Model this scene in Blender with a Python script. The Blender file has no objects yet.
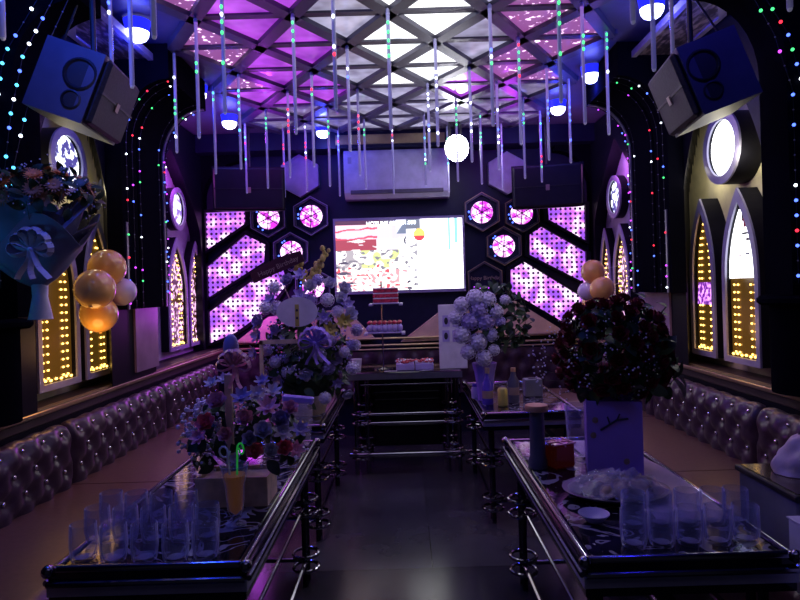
import bpy, math, random
from mathutils import Vector, Matrix, Euler, noise
R=random.Random(7); PI=math.pi
S=bpy.context.scene; COL=S.collection
# ---------------------------------------------------------------- camera
TH=math.radians(1.7); CT,ST=math.cos(TH),math.sin(TH); EYE=1.45; F=600.0
cam=bpy.data.cameras.new('camera'); cam.lens=27; cam.sensor_width=36; cam.shift_x=-5/800; cam.shift_y=-12/800; cam.clip_end=50; cam.clip_start=.05
co=bpy.data.objects.new('camera',cam); COL.objects.link(co)
co.matrix_world=Matrix(((CT,ST,0,0),(0,0,-1,0),(-ST,CT,0,EYE),(0,0,0,1))); S.camera=co
# ---------------------------------------------------------------- world, exposure, lights
w=bpy.data.worlds.new('world'); S.world=w; w.use_nodes=True
w.node_tree.nodes['Background'].inputs[0].default_value=(.30,.30,.55,1); w.node_tree.nodes['Background'].inputs[1].default_value=.02
vs=S.view_settings; vs.view_transform='Standard'; vs.look='None'; vs.exposure=0; vs.gamma=1
S.cycles.use_denoising=True; S.cycles.max_bounces=8; S.cycles.transparent_max_bounces=12; S.cycles.sample_clamp_indirect=3
def light(name,loc,col,e,r=.05,kind='POINT',rot=None,spot=None,blend=.6,size=None):
    l=bpy.data.lights.new(name,kind); l.energy=e; l.color=col
    if kind=='AREA': l.shape='RECTANGLE'; l.size,l.size_y=size
    else: l.shadow_soft_size=r
    if kind=='SPOT': l.spot_size=math.radians(spot); l.spot_blend=blend
    o=bpy.data.objects.new(name,l); COL.objects.link(o); o.location=loc
    if rot: o.rotation_euler=[math.radians(a) for a in rot]
    return o
# px -> world
def W(px,py):
    a=px-405; b=288-py; return a*CT+b*ST, -a*ST+b*CT
def P(px,py,Y):
    a,b=W(px,py); return Vector((a*Y/F,Y,EYE+b*Y/F))
def PX(px,py,X):
    a,b=W(px,py); return P(px,py,abs(X*F/a))
def PZ(px,py,z):
    a,b=W(px,py); return P(px,py,(z-EYE)*F/b)
BLUE=(.05,.08,1); PUR=(.55,.05,1); 
LAMPS=[(-1.43,3.3),(-1.46,4.35),(-1.45,5.1),(-.71,5.5),(1.36,3.2),(1.345,4.2),(1.31,4.97)]
for x,y in LAMPS: light('downlight_glow',(x,y,2.81),(.02,.04,1),5,.04)
light('downlight_glow',(-1.25,1.9,2.8),(.02,.08,1),26,.05); light('downlight_glow',(1.3,1.9,2.8),(.05,.04,1),6,.05)  # unseen blue lamps assumed nearer the camera, added to light the speaker sides
light('spotlight_glow',(.5,5.38,2.66),(.85,.88,1),9,.07)
light('stage_wash_left',(-1.1,4.9,2.72),PUR,6,.06)
light('sofa_sheen_fill',(-1.45,5.5,1.3),(.6,.05,1),9,.12); light('stage_wash_right',(.95,5.15,2.72),PUR,5,.06)  # first one is an added fill for the sofa's purple sheen, no lamp there
light('ceiling_panel_glow',(0,3.4,2.9),(.75,.7,1),5,kind='AREA',size=(1.2,1.6))
light('ceiling_panel_violet',(-.8,3.6,2.9),(.8,.3,1),3,kind='AREA',size=(.6,1.6))
light('ceiling_panel_violet',(.8,3.6,2.9),(.8,.3,1),3,kind='AREA',size=(.6,1.6))
light('niche_light_right',(1.83,3.27,2.12),(1,.92,.68),1.8,.04); light('niche_light_right',(1.87,3.76,2.12),(1,.92,.68),1.6,.04)
light('niche_light_left',(-1.83,3.12,2.12),(1,.85,.5),.6,.04); light('niche_light_left',(-1.87,3.66,2.1),(1,.85,.5),.9,.04)
light('niche_light_far_left',(-1.88,5.15,2.45),(.8,.12,1),5,.05)
light('niche_light_far_right',(1.80,5.2,2.45),(.85,.25,1),3,.05)
light('room_ambience',(.2,.6,2.75),(.5,.45,1),2.6,kind='AREA',size=(1.6,1.0))
light('string_glow_left',(-1.64,2.08,1.62),(.03,.3,1),.5,.03)
light('bouquet_glow',(-1.2,2.1,2.3),(1,.8,.75),.6,.1)
light('window_glow_left',(-1.66,3.2,1.2),(1,.5,.15),1.6,.1); light('window_glow_right',(1.72,3.5,1.15),(1,.55,.25),.7,.1)
# ---------------------------------------------------------------- materials
M={}
def nodes(name):
    m=bpy.data.materials.new(name); m.use_nodes=True; M[name]=m
    return m,m.node_tree,m.node_tree.nodes['Principled BSDF']
def mat(name,c,rough=.5,metal=0,emit=0,ecol=None,trans=0,alpha=1,noise_amt=.12,nscale=12,bump=0,coat=0,spec=.5,samp=None,ior=1.45):
    m,t,b=nodes(name); N=t.nodes; L=t.links
    b.inputs['Roughness'].default_value=rough; b.inputs['Metallic'].default_value=metal
    b.inputs['Transmission Weight'].default_value=trans; b.inputs['Alpha'].default_value=alpha; b.inputs['IOR'].default_value=ior
    b.inputs['Coat Weight'].default_value=coat; b.inputs['Specular IOR Level'].default_value=spec
    c=tuple(c)
    if noise_amt and not trans:
        tc=N.new('ShaderNodeTexCoord'); n=N.new('ShaderNodeTexNoise'); n.inputs['Scale'].default_value=nscale; n.inputs['Detail'].default_value=4
        L.new(tc.outputs['Object'],n.inputs['Vector'])
        cr=N.new('ShaderNodeValToRGB'); cr.color_ramp.elements[0].position=.3; cr.color_ramp.elements[1].position=.7
        cr.color_ramp.elements[0].color=tuple(x*(1-noise_amt) for x in c)+(1,); cr.color_ramp.elements[1].color=tuple(min(1,x*(1+noise_amt)) for x in c)+(1,)
        L.new(n.outputs['Fac'],cr.inputs[0]); L.new(cr.outputs[0],b.inputs['Base Color'])
        if bump:
            bp=N.new('ShaderNodeBump'); bp.inputs['Strength'].default_value=bump; bp.inputs['Distance'].default_value=.01
            L.new(n.outputs['Fac'],bp.inputs['Height']); L.new(bp.outputs[0],b.inputs['Normal'])
    else: b.inputs['Base Color'].default_value=c+(1,)
    if emit:
        b.inputs['Emission Color'].default_value=tuple(ecol or c)+(1,); b.inputs['Emission Strength'].default_value=emit
        m.cycles.emission_sampling=samp or 'NONE'
    return m
mat('black_wall',(.008,.008,.014),.45,spec=.12)
mat('navy_wall',(.008,.010,.034),.45,spec=.25)
mat('dark_panel',(.004,.004,.007),.5,spec=0)
mat('cream',(.62,.56,.36),.6)
mat('lilac_wall',(.36,.30,.44),.5)
mat('pink_panel',(.30,.2,.27),.35,nscale=5,noise_amt=.3)
mat('grey_frame',(.30,.29,.42),.35)
mat('soffit',(.10,.085,.15),.4)
mat('bar_metal',(.075,.068,.105),.4,.3)
mat('soffit_frame',(.34,.29,.42),.5)
mat('chrome',(.29,.28,.34),.14,1,noise_amt=.05)
mat('steel_strip',(.20,.21,.26),.35,.7)
mat('band_metal',(.55,.54,.66),.35,.5)
mat('gold_trim',(.42,.32,.17),.3,.6)
mat('gold_panel',(.72,.55,.36),.5); mat('lamp_halo',(.02,.02,.2),.4,emit=1.3,ecol=(.015,.02,1),noise_amt=0)
mat('wood_trim',(.05,.035,.03),.4); mat('lid_glass',(.16,.13,.08),.12,.6)
mat('leather',(.05,.028,.045),.33,coat=.1,spec=.45,nscale=60,bump=.08)
mat('seat_leather',(.12,.06,.04),.36,spec=.5,nscale=40,bump=.05)
mat('button',(.75,.72,.8),.08,1,noise_amt=.02)
mat('black_glass',(.006,.006,.012),.06,spec=.6,noise_amt=.1)
mat('speaker_side',(.075,.08,.12),.5); mat('speaker_dark',(.012,.012,.02),.6,spec=.2)
mat('speaker_front',(.022,.022,.027),.6,nscale=90,noise_amt=.25,bump=.1,spec=.3)
mat('rubber',(.012,.012,.014),.5)
mat('white_plastic',(.42,.40,.60),.35)
mat('white_paper',(.72,.70,.74),.7)
mat('lilac_paper',(.34,.20,.62),.5,nscale=4,noise_amt=.15)
mat('grey_paper',(.20,.20,.25),.6,bump=.2); mat('dull_paper',(.28,.30,.38),.5,bump=.2)
mat('satin',(.62,.62,.68),.35)
mat('pink_ribbon',(.75,.36,.5),.3); mat('purple_ribbon',(.38,.27,.75),.3)
mat('gold_balloon',(.92,.50,.12),.22,.0,coat=1,noise_amt=.08); mat('pearl_balloon',(.70,.62,.72),.25,coat=.5,noise_amt=.05)
mat('leaf',(.022,.06,.022),.5,noise_amt=.4); mat('leaf_light',(.05,.11,.035),.5,noise_amt=.3); mat('stem',(.06,.10,.04),.6)
mat('white_flower',(.66,.64,.76),.6); mat('lilac_flower',(.42,.36,.66),.6); mat('pink_flower',(.80,.42,.55),.6); mat('rose_pink',(.85,.22,.3),.6)
mat('dark_rose',(.17,.008,.022),.6); mat('orange_flower',(.85,.28,.06),.6); mat('brown_flower',(.42,.20,.09),.7); mat('yellow_flower',(.5,.42,.1),.6)
mat('wood',(.62,.50,.34),.5,nscale=20,noise_amt=.25)
mat('red_paper',(.55,.03,.07),.5,nscale=60,noise_amt=.6); mat('dark_red',(.05,.004,.015),.6)
mat('gold_text',(.34,.24,.18),.4); mat('black_text',(.03,.03,.04),.5)
def glass_mat():
    m,t,b=nodes('glass'); N=t.nodes; L=t.links; b.inputs['Base Color'].default_value=(.75,.78,1,1); b.inputs['Roughness'].default_value=.06; b.inputs['Specular IOR Level'].default_value=1
    tr=N.new('ShaderNodeBsdfTransparent'); tr.inputs[0].default_value=(.90,.91,.97,1); lw=N.new('ShaderNodeLayerWeight'); lw.inputs[0].default_value=.30
    pw=N.new('ShaderNodeMath'); pw.operation='POWER'; pw.inputs[1].default_value=1.5; L.new(lw.outputs['Facing'],pw.inputs[0]); mr=N.new('ShaderNodeMapRange'); mr.inputs['To Min'].default_value=.07; mr.inputs['To Max'].default_value=1; L.new(pw.outputs[0],mr.inputs[0])
    mx=N.new('ShaderNodeMixShader'); L.new(mr.outputs[0],mx.inputs[0]); L.new(tr.outputs[0],mx.inputs[1]); L.new(b.outputs[0],mx.inputs[2]); L.new(mx.outputs[0],N['Material Output'].inputs[0])
glass_mat()
mat('thin_plastic',(.72,.70,.85),.15,alpha=.3,spec=1,noise_amt=.2,nscale=9,bump=.8)
mat('film',(.72,.58,.74),.3,alpha=.8,noise_amt=.25,nscale=5,bump=.9)
mat('juice',(.95,.36,.05),.3,emit=.03,ecol=(1,.4,.05)); mat('straw_green',(.05,.75,.12),.3,emit=.15,ecol=(.05,.8,.1)); mat('straw_white',(.8,.8,.85),.3)
mat('amber',(.10,.018,.004),.06,emit=.008,coat=.5,ecol=(1,.08,.01)); mat('amber_dark',(.10,.02,.01),.1)
mat('tan',(.6,.33,.16),.5); mat('dark_bottle',(.09,.09,.13),.3); mat('violet_bottle',(.10,.06,.45),.2); mat('yellow_can',(.55,.5,.12),.3,.4)
mat('food',(.32,.22,.17),.6,nscale=30,noise_amt=.5,bump=.5); mat('blue_plastic',(.05,.2,.8),.25)
mat('yellow_juice',(.75,.65,.08),.3)
# emissive things
mat('bulb_white_blue',(.8,.85,1),.3,emit=9,ecol=(.62,.66,1)); mat('spot_white',(1,1,1),.3,emit=40,ecol=(.95,.95,1)); 
for n,c,e in (('led_blue',(.08,.16,1),3.2),('led_green',(.08,1,.25),1.6),('led_red',(1,.03,.06),2.2),('led_white',(.85,.95,1),4),('led_cyan',(.10,.62,1),2.6),('led_violet',(.6,.06,1),2.4),('led_off',(.2,.2,.3),.05)):
    mat(n,c,.3,emit=e,ecol=c,noise_amt=0)
mat('led_gold',(1,.7,.2),.3,emit=5.5,ecol=(1,.58,.12),noise_amt=0)
mat('gold_pane',(.10,.055,.01),.12,emit=.06,ecol=(1,.5,.06))
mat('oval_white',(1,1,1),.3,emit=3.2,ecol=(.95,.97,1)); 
mat('strip_tube',(.42,.42,.62),.15,alpha=.75,noise_amt=0,emit=.06,ecol=(.5,.45,.9))
mat('strip_board',(.5,.5,.6),.4,emit=.12,ecol=(.6,.6,.9))
def emis_noise(name,ca,cb,ea,eb,scale=10,lo=.5,hi=.62,kind='NOISE',base=(.1,.1,.12),rough=.15,samp='NONE',detail=2):
    m,t,b=nodes(name); N=t.nodes; L=t.links
    tc=N.new('ShaderNodeTexCoord')
    if kind=='NOISE': n=N.new('ShaderNodeTexNoise'); n.inputs['Detail'].default_value=detail; out='Fac'
    else: n=N.new('ShaderNodeTexVoronoi'); out='Distance'
    n.inputs['Scale'].default_value=scale; L.new(tc.outputs['Object'],n.inputs['Vector'])
    mr=N.new('ShaderNodeMapRange'); mr.inputs['From Min'].default_value=lo; mr.inputs['From Max'].default_value=hi; L.new(n.outputs[out],mr.inputs['Value'])
    mx=N.new('ShaderNodeMix'); mx.data_type='RGBA'; L.new(mr.outputs[0],mx.inputs['Factor'])
    mx.inputs['A'].default_value=tuple(x*ea for x in ca)+(1,); mx.inputs['B'].default_value=tuple(x*eb for x in cb)+(1,)
    L.new(mx.outputs['Result'],b.inputs['Emission Color']); b.inputs['Emission Strength'].default_value=1
    b.inputs['Base Color'].default_value=base+(1,); b.inputs['Roughness'].default_value=rough; m.cycles.emission_sampling=samp
    return m
emis_noise('panel_white',(.85,.9,1),(1,1,1),1.1,2.0,6,.35,.6)
emis_noise('panel_lilac',(.30,.26,.42),(.5,.48,.7),.5,1.0,7,.3,.7)
emis_noise('panel_purple',(.32,.03,.62),(.62,.10,.95),.7,1.0,5,.3,.7)
emis_noise('panel_pink',(.40,.11,.42),(1,.65,1),.75,2.2,26,.60,.68)
emis_noise('panel_dim',(.12,.09,.2),(.24,.2,.34),.5,1.0,9,.3,.7)
emis_noise('rosette',(.75,.04,.85),(1,.7,1),1.3,2.6,22,.42,.62,base=(.1,0,.1))
emis_noise('oval_blue',(.12,.1,.5),(.85,.9,1),.7,3.2,22,.45,.56)
emis_noise('oval_violet',(.35,.2,.8),(.9,.9,1),1.0,3.0,16,.40,.58)
emis_noise('pane_pink',(.20,.08,.03),(1,.55,.95),.35,1.6,24,.50,.62,base=(.05,.03,.01))
emis_noise('pane_violet',(.25,.02,.5),(.8,.3,1),.8,2.2,40,.45,.62)
# perforated LED board: dark round holes on a glowing lilac sheet
def led_board():
    m,t,b=nodes('led_board'); N=t.nodes; L=t.links
    tc=N.new('ShaderNodeTexCoord'); sp=N.new('ShaderNodeSeparateXYZ'); L.new(tc.outputs['Object'],sp.inputs[0])
    def cell(o):
        a=N.new('ShaderNodeMath'); a.operation='MULTIPLY'; a.inputs[1].default_value=1/.048; L.new(o,a.inputs[0])
        f=N.new('ShaderNodeMath'); f.operation='FRACT'; L.new(a.outputs[0],f.inputs[0])
        s=N.new('ShaderNodeMath'); s.operation='SUBTRACT'; s.inputs[1].default_value=.5; L.new(f.outputs[0],s.inputs[0])
        q=N.new('ShaderNodeMath'); q.operation='MULTIPLY'; L.new(s.outputs[0],q.inputs[0]); L.new(s.outputs[0],q.inputs[1]); return q
    u,v=cell(sp.outputs['X']),cell(sp.outputs['Z'])
    ad=N.new('ShaderNodeMath'); ad.operation='ADD'; L.new(u.outputs[0],ad.inputs[0]); L.new(v.outputs[0],ad.inputs[1])
    gt=N.new('ShaderNodeMath'); gt.operation='GREATER_THAN'; gt.inputs[1].default_value=.075; L.new(ad.outputs[0],gt.inputs[0])
    n=N.new('ShaderNodeTexNoise'); n.inputs['Scale'].default_value=9; n.inputs['Detail'].default_value=1; L.new(tc.outputs['Object'],n.inputs['Vector'])
    cr=N.new('ShaderNodeValToRGB'); e=cr.color_ramp.elements
    e[0].position=.36; e[0].color=(.26,.07,.62,1); e[1].position=.66; e[1].color=(1,.8,1,1)
    x=cr.color_ramp.elements.new(.5); x.color=(.62,.16,.80,1)
    L.new(n.outputs['Fac'],cr.inputs[0]); mx=N.new('ShaderNodeMix'); mx.data_type='RGBA'
    L.new(gt.outputs[0],mx.inputs['Factor']); mx.inputs['A'].default_value=(.01,.0,.03,1); L.new(cr.outputs[0],mx.inputs['B'])
    L.new(mx.outputs['Result'],b.inputs['Emission Color']); b.inputs['Emission Strength'].default_value=1.6
    b.inputs['Base Color'].default_value=(.03,.02,.05,1); m.cycles.emission_sampling='AUTO'
led_board()
# floor: polished stone tiles, dark ones and grey ones
def floor_mat():
    m,t,b=nodes('floor_tile'); N=t.nodes; L=t.links
    tc=N.new('ShaderNodeTexCoord'); br=N.new('ShaderNodeTexBrick'); br.offset=0
    br.inputs['Scale'].default_value=1; br.inputs['Brick Width'].default_value=.8; br.inputs['Row Height'].default_value=.8
    br.inputs['Mortar Size'].default_value=.003; br.inputs['Color1'].default_value=(.035,.035,.045,1); br.inputs['Color2'].default_value=(.085,.088,.10,1); br.inputs['Mortar'].default_value=(.01,.01,.012,1)
    mp=N.new('ShaderNodeMapping'); mp.inputs['Location'].default_value=(-.1,.1,0); L.new(tc.outputs['Object'],mp.inputs[0]); L.new(mp.outputs[0],br.inputs['Vector'])
    n=N.new('ShaderNodeTexNoise'); n.inputs['Scale'].default_value=3; n.inputs['Detail'].default_value=8; L.new(tc.outputs['Object'],n.inputs['Vector'])
    mx=N.new('ShaderNodeMix'); mx.data_type='RGBA'; mx.blend_type='MULTIPLY'; mx.inputs['Factor'].default_value=.7
    L.new(br.outputs['Color'],mx.inputs['A']); L.new(n.outputs['Fac'],mx.inputs['B']); L.new(mx.outputs['Result'],b.inputs['Base Color'])
    b.inputs['Roughness'].default_value=.22
floor_mat()
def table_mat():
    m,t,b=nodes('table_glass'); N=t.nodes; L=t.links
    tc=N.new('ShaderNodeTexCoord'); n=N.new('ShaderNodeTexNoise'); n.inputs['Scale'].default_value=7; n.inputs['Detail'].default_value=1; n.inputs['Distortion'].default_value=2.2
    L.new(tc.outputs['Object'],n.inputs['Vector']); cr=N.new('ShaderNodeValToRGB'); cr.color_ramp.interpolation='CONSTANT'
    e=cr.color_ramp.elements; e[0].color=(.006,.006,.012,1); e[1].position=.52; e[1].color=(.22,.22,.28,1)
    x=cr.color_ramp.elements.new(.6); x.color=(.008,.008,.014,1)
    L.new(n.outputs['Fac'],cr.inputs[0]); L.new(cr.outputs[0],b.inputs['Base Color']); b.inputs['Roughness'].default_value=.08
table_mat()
def wave_mat():
    m,t,b=nodes('rippled_soffit'); N=t.nodes; L=t.links
    tc=N.new('ShaderNodeTexCoord'); mp=N.new('ShaderNodeMapping'); mp.inputs['Scale'].default_value=(30,9,9); n=N.new('ShaderNodeTexNoise'); n.inputs['Scale'].default_value=1.6; n.inputs['Detail'].default_value=2
    L.new(tc.outputs['Object'],mp.inputs[0]); L.new(mp.outputs[0],n.inputs['Vector'])
    cr=N.new('ShaderNodeValToRGB'); e=cr.color_ramp.elements; e[0].position=.46; e[0].color=(.05,.035,.06,1); e[1].position=.60; e[1].color=(.30,.22,.26,1)
    L.new(n.outputs['Fac'],cr.inputs[0]); L.new(cr.outputs[0],b.inputs['Base Color']); b.inputs['Roughness'].default_value=.3
    bp=N.new('ShaderNodeBump'); bp.inputs['Strength'].default_value=.6; L.new(n.outputs['Fac'],bp.inputs['Height']); L.new(bp.outputs[0],b.inputs['Normal'])
wave_mat()
# ---------------------------------------------------------------- mesh helpers
class MB:
    def __init__(s): s.v=[]; s.f=[]
    def add(s,vs,fs):
        n=len(s.v); s.v+= [Vector(v) for v in vs]; s.f+= [tuple(i+n for i in f) for f in fs]; return s
    def box(s,a,b,T=None,bev=0):
        x0,x1=sorted((a[0],b[0])); y0,y1=sorted((a[1],b[1])); z0,z1=sorted((a[2],b[2]))
        if bev:
            e=min(bev,(x1-x0)*.45,(y1-y0)*.45,(z1-z0)*.45); 
            ring=[(x0+e,y0),(x1-e,y0),(x1,y0+e),(x1,y1-e),(x1-e,y1),(x0+e,y1),(x0,y1-e),(x0,y0+e)]
            ins=[(x0+e,y0+e),(x1-e,y0+e),(x1-e,y0+e),(x1-e,y1-e),(x1-e,y1-e),(x0+e,y1-e),(x0+e,y1-e),(x0+e,y0+e)]
            vs=[(x,y,z0) for x,y in ins]+[(x,y,z0+e) for x,y in ring]+[(x,y,z1-e) for x,y in ring]+[(x,y,z1) for x,y in ins]
            fs=[]
            for k in range(3):
                for i in range(8):
                    j=(i+1)%8; q=(k*8+i,k*8+j,k*8+8+j,k*8+8+i); fs.append(q)
            fs+= [tuple(range(7,-1,-1)),tuple(range(24,32))]
        else:
            vs=[(x,y,z) for z in (z0,z1) for x,y in ((x0,y0),(x1,y0),(x1,y1),(x0,y1))]
            fs=[(3,2,1,0),(4,5,6,7),(0,1,5,4),(1,2,6,5),(2,3,7,6),(3,0,4,7)]
        if T: vs=[T@Vector(v) for v in vs]
        return s.add(vs,fs)
    def tube(s,pts,r,n=8,cap=True,rad=None):
        pts=[Vector(p) for p in pts]; rings=[]; up=None
        for i,p in enumerate(pts):
            d=(pts[min(i+1,len(pts)-1)]-pts[max(i-1,0)]).normalized()
            if up is None: up=d.orthogonal().normalized()
            up=(up-d*up.dot(d)); up=up.normalized() if up.length>1e-6 else d.orthogonal().normalized()
            q=d.cross(up); rr=rad[i] if rad else r
            rings.append([p+(up*math.cos(2*PI*k/n)+q*math.sin(2*PI*k/n))*rr for k in range(n)])
        vs=[v for g in rings for v in g]; fs=[]
        for i in range(len(pts)-1):
            for k in range(n):
                j=(k+1)%n; fs.append((i*n+k,i*n+j,i*n+n+j,i*n+n+k))
        if cap: fs+= [tuple(range(n-1,-1,-1)),tuple(range((len(pts)-1)*n,len(pts)*n))]
        return s.add(vs,fs)
    def lathe(s,prof,c=(0,0,0),n=20,T=None,closed=False):
        vs=[]; fs=[]; m=len(prof)
        for r,z in prof:
            for k in range(n): vs.append(Vector((r*math.cos(2*PI*k/n),r*math.sin(2*PI*k/n),z)))
        for i in range(m-1):
            for k in range(n):
                j=(k+1)%n; fs.append((i*n+k,i*n+j,i*n+n+j,i*n+n+k))
        if closed: fs+= [tuple(range(n-1,-1,-1)),tuple(range((m-1)*n,m*n))]
        c=Vector(c); vs=[(T@v if T else v)+c for v in vs]
        return s.add(vs,fs)
    def ball(s,c,r,n=10,m=6,sc=(1,1,1),T=None):
        prof=[(r*math.sin(PI*i/m),-r*math.cos(PI*i/m)) for i in range(m+1)]
        prof[0]=(r*.001,-r); prof[-1]=(r*.001,r)
        A=Matrix.Diagonal((sc[0],sc[1],sc[2])); A=(T.to_3x3()@A) if T else A
        return s.lathe(prof,c,n,A)
    def prism(s,poly,ext):  # 3D polygon extruded along vector
        ext=Vector(ext); n=len(poly); vs=[Vector(p) for p in poly]+[Vector(p)+ext for p in poly]
        fs=[tuple(range(n-1,-1,-1)),tuple(range(n,2*n))]+[(i,(i+1)%n,(i+1)%n+n,i+n) for i in range(n)]
        return s.add(vs,fs)
    def ring(s,outer,inner,ext): # two matching outlines, closed ring prism
        n=len(outer); ext=Vector(ext); O=[Vector(p) for p in outer]; I=[Vector(p) for p in inner]
        vs=O+I+[p+ext for p in O]+[p+ext for p in I]; fs=[]
        for i in range(n):
            j=(i+1)%n; fs+= [(i,j,n+j,n+i),(2*n+j,2*n+i,3*n+i,3*n+j),(j,i,2*n+i,2*n+j),(n+i,n+j,3*n+j,3*n+i)]
        return s.add(vs,fs)
    def grid(s,fn,nu,nv):
        vs=[fn(i/nu,j/nv) for j in range(nv+1) for i in range(nu+1)]
        fs=[(j*(nu+1)+i,j*(nu+1)+i+1,(j+1)*(nu+1)+i+1,(j+1)*(nu+1)+i) for j in range(nv) for i in range(nu)]
        return s.add(vs,fs)
    def mesh(s,name,m,smooth=True,ang=40,solid=0):
        me=bpy.data.meshes.new(name); me.from_pydata([tuple(v) for v in s.v],[],s.f)
        me.materials.append(M[m]); 
        import bmesh
        b=bmesh.new(); b.from_mesh(me)
        if not smooth=='keep': bmesh.ops.recalc_face_normals(b,faces=b.faces)
        if solid: bmesh.ops.solidify(b,geom=b.faces[:],thickness=solid)
        lim=math.radians(ang)
        for f in b.faces: f.smooth=bool(smooth)
        for e in b.edges:
            if len(e.link_faces)==2 and e.calc_face_angle(0)>lim: e.smooth=False
        b.to_mesh(me); b.free(); return me
def link(o,parent=None,M4=None):
    COL.objects.link(o)
    if parent is not None:
        o.parent=parent
        if parent.type=='EMPTY': o.matrix_parent_inverse=Matrix.Translation(-parent.location)
    if M4 is not None: o.matrix_basis=M4
    return o
def obj(name,mb,m,parent=None,smooth=True,solid=0,M4=None,label=None,ang=40):
    me=mb if isinstance(mb,bpy.types.Mesh) else mb.mesh(name,m,smooth,ang,solid)
    o=link(bpy.data.objects.new(name,me),parent,M4)
    if label: o['label']=label
    return o
def thing(name,label,cat,loc,group=None):
    o=bpy.data.objects.new(name,None); o.empty_display_size=.05; COL.objects.link(o); o.location=loc
    return tag(o,label,cat,group)
def tag(o,label,cat,group=None,kind=None):
    o['label']=label; o['category']=cat
    if group: o['group']=group
    if kind: o['kind']=kind
    return o
def struct(name,mb,m,smooth=False,parent=None):
    o=obj(name,mb,m,parent,smooth); o['kind']='structure'; return o
def copy_tree(root,loc,rz=0,label=None,group=None):
    def rec(o,p):
        c=o.copy(); COL.objects.link(c)
        if p is not None: c.parent=p; c.matrix_parent_inverse=o.matrix_parent_inverse.copy()
        for k in [x for x in o.children]: rec(k,c)
        return c
    r=rec(root,None); r.location=loc; r.rotation_euler=(0,0,rz)
    if label: r['label']=label
    if group: r['group']=group
    return r
def text(name,body,size,m,parent,M4,ext=.0008,align='CENTER'):
    c=bpy.data.curves.new(name,'FONT'); c.body=body; c.size=size; c.extrude=ext; c.align_x=align; c.align_y='CENTER'
    o=bpy.data.objects.new(name,c); COL.objects.link(o); bpy.context.view_layer.update()
    me=bpy.data.meshes.new_from_object(o.evaluated_get(bpy.context.evaluated_depsgraph_get())); bpy.data.objects.remove(o)
    me.materials.clear(); me.materials.append(M[m]); me.name=name
    return link(bpy.data.objects.new(name,me),parent,M4)
ORD='first second third fourth fifth sixth seventh eighth ninth tenth eleventh twelfth thirteenth fourteenth fifteenth sixteenth seventeenth eighteenth nineteenth twentieth'.split()
ORD+=['twenty-'+x for x in ORD[:9]]+['thirtieth']+['thirty-'+x for x in ORD[:9]]+['fortieth']+['forty-'+x for x in ORD[:9]]+['fiftieth']+['fifty-'+x for x in ORD[:9]]
def RX(a): return Matrix.Rotation(a,4,'X')
def RY(a): return Matrix.Rotation(a,4,'Y')
def RZ(a): return Matrix.Rotation(a,4,'Z')
def T4(v): return Matrix.Translation(Vector(v))
def SC(a,b=None,c=None): return Matrix.Diagonal((a,b or a,c or a,1))
def align(n): return Vector(n).to_track_quat('Z','Y').to_matrix().to_4x4()
# ---------------------------------------------------------------- structure
YB=5.98; CZ=2.96
struct('floor',MB().box((-2.3,-.2,-.06),(2.3,YB+.1,0)),'floor_tile')
struct('ceiling',MB().box((-2.3,-.2,CZ+.01),(2.3,YB+.1,CZ+.1)),'soffit')
struct('wall_back',MB().box((-2.3,YB,0),(2.3,YB+.1,CZ+.01)),'navy_wall')
def arch_w(z,W0,zs,zt):
    if z<=zs: return W0
    t=(z-zs)/(zt-zs); return W0*max(0,1-t**1.35)
PIER={-1:(3.60,4.27),1:(3.78,4.44)}
X2={-1:1.96,1:1.85}
def side(sx,name,n1,n2):
    X=sx*1.78; XO=sx*2.12
    mb=MB(); zb=.90
    openings=[(n1[0],n1[1],2.0,2.78),(n2[0],n2[1],2.0,2.7)]
    bounds=[1.2,PIER[sx][1]-.06,YB]
    # below the ledge
    mb.box((X,1.2,0),(XO,YB,zb))
    for k,(ya,yb,zs,zt) in enumerate(openings):
        y0,y1=bounds[k],bounds[k+1]; c=(ya+yb)/2; h=(yb-ya)/2; zz=[zb,zs]+[zs+(zt-zs)*i/14 for i in range(1,15)]+[CZ]
        for i in range(len(zz)-1):
            a,b=zz[i],zz[i+1]; wa,wb=arch_w(a,h,zs,zt),arch_w(b,h,zs,zt)
            if a>=zt: wa=wb=0
            for sg in (-1,1):
                e=y0 if sg<0 else y1
                Xk=X if k==0 else sx*X2[sx]; d=.60 if k==0 else .06
                mb.add([(Xk,e,a),(Xk,c+sg*wa,a),(Xk,c+sg*wb,b),(Xk,e,b)],[(0,1,2,3)])
                if a<zt: mb.add([(Xk,c+sg*wa,a),(XO,c+sg*(wa+d),a),(XO,c+sg*(wb+d),b+d*.3),(Xk,c+sg*wb,b)],[(0,1,2,3)])
    mb.box((X,-.2,0),(XO,1.2,CZ))
    me=mb.mesh(name,'black_wall',True,40); 
    o=obj(name,me,None); o['kind']='structure'
    struct('wall_'+('left' if sx<0 else 'right')+'_niche_back',MB().box((sx*2.0,n1[0]-.5,zb),(sx*2.06,n1[1]+.42,2.9)),'cream')
    struct('wall_'+('left' if sx<0 else 'right')+'_far_niche_back',MB().box((sx*(X2[sx]+.12),n2[0]-.1,zb),(sx*(X2[sx]+.14),n2[1]+.15,2.9)),'lilac_wall')
    struct('wall_'+('left' if sx<0 else 'right')+'_outer',MB().box((sx*2.13,1.0,0),(sx*2.18,YB,CZ)),'black_wall')
N1={-1:(2.88,3.62),1:(2.94,3.80)}; N2={-1:(4.42,5.8),1:(4.6,5.8)}
side(-1,'wall_left',N1[-1],N2[-1]); side(1,'wall_right',N1[1],N2[1])
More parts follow.
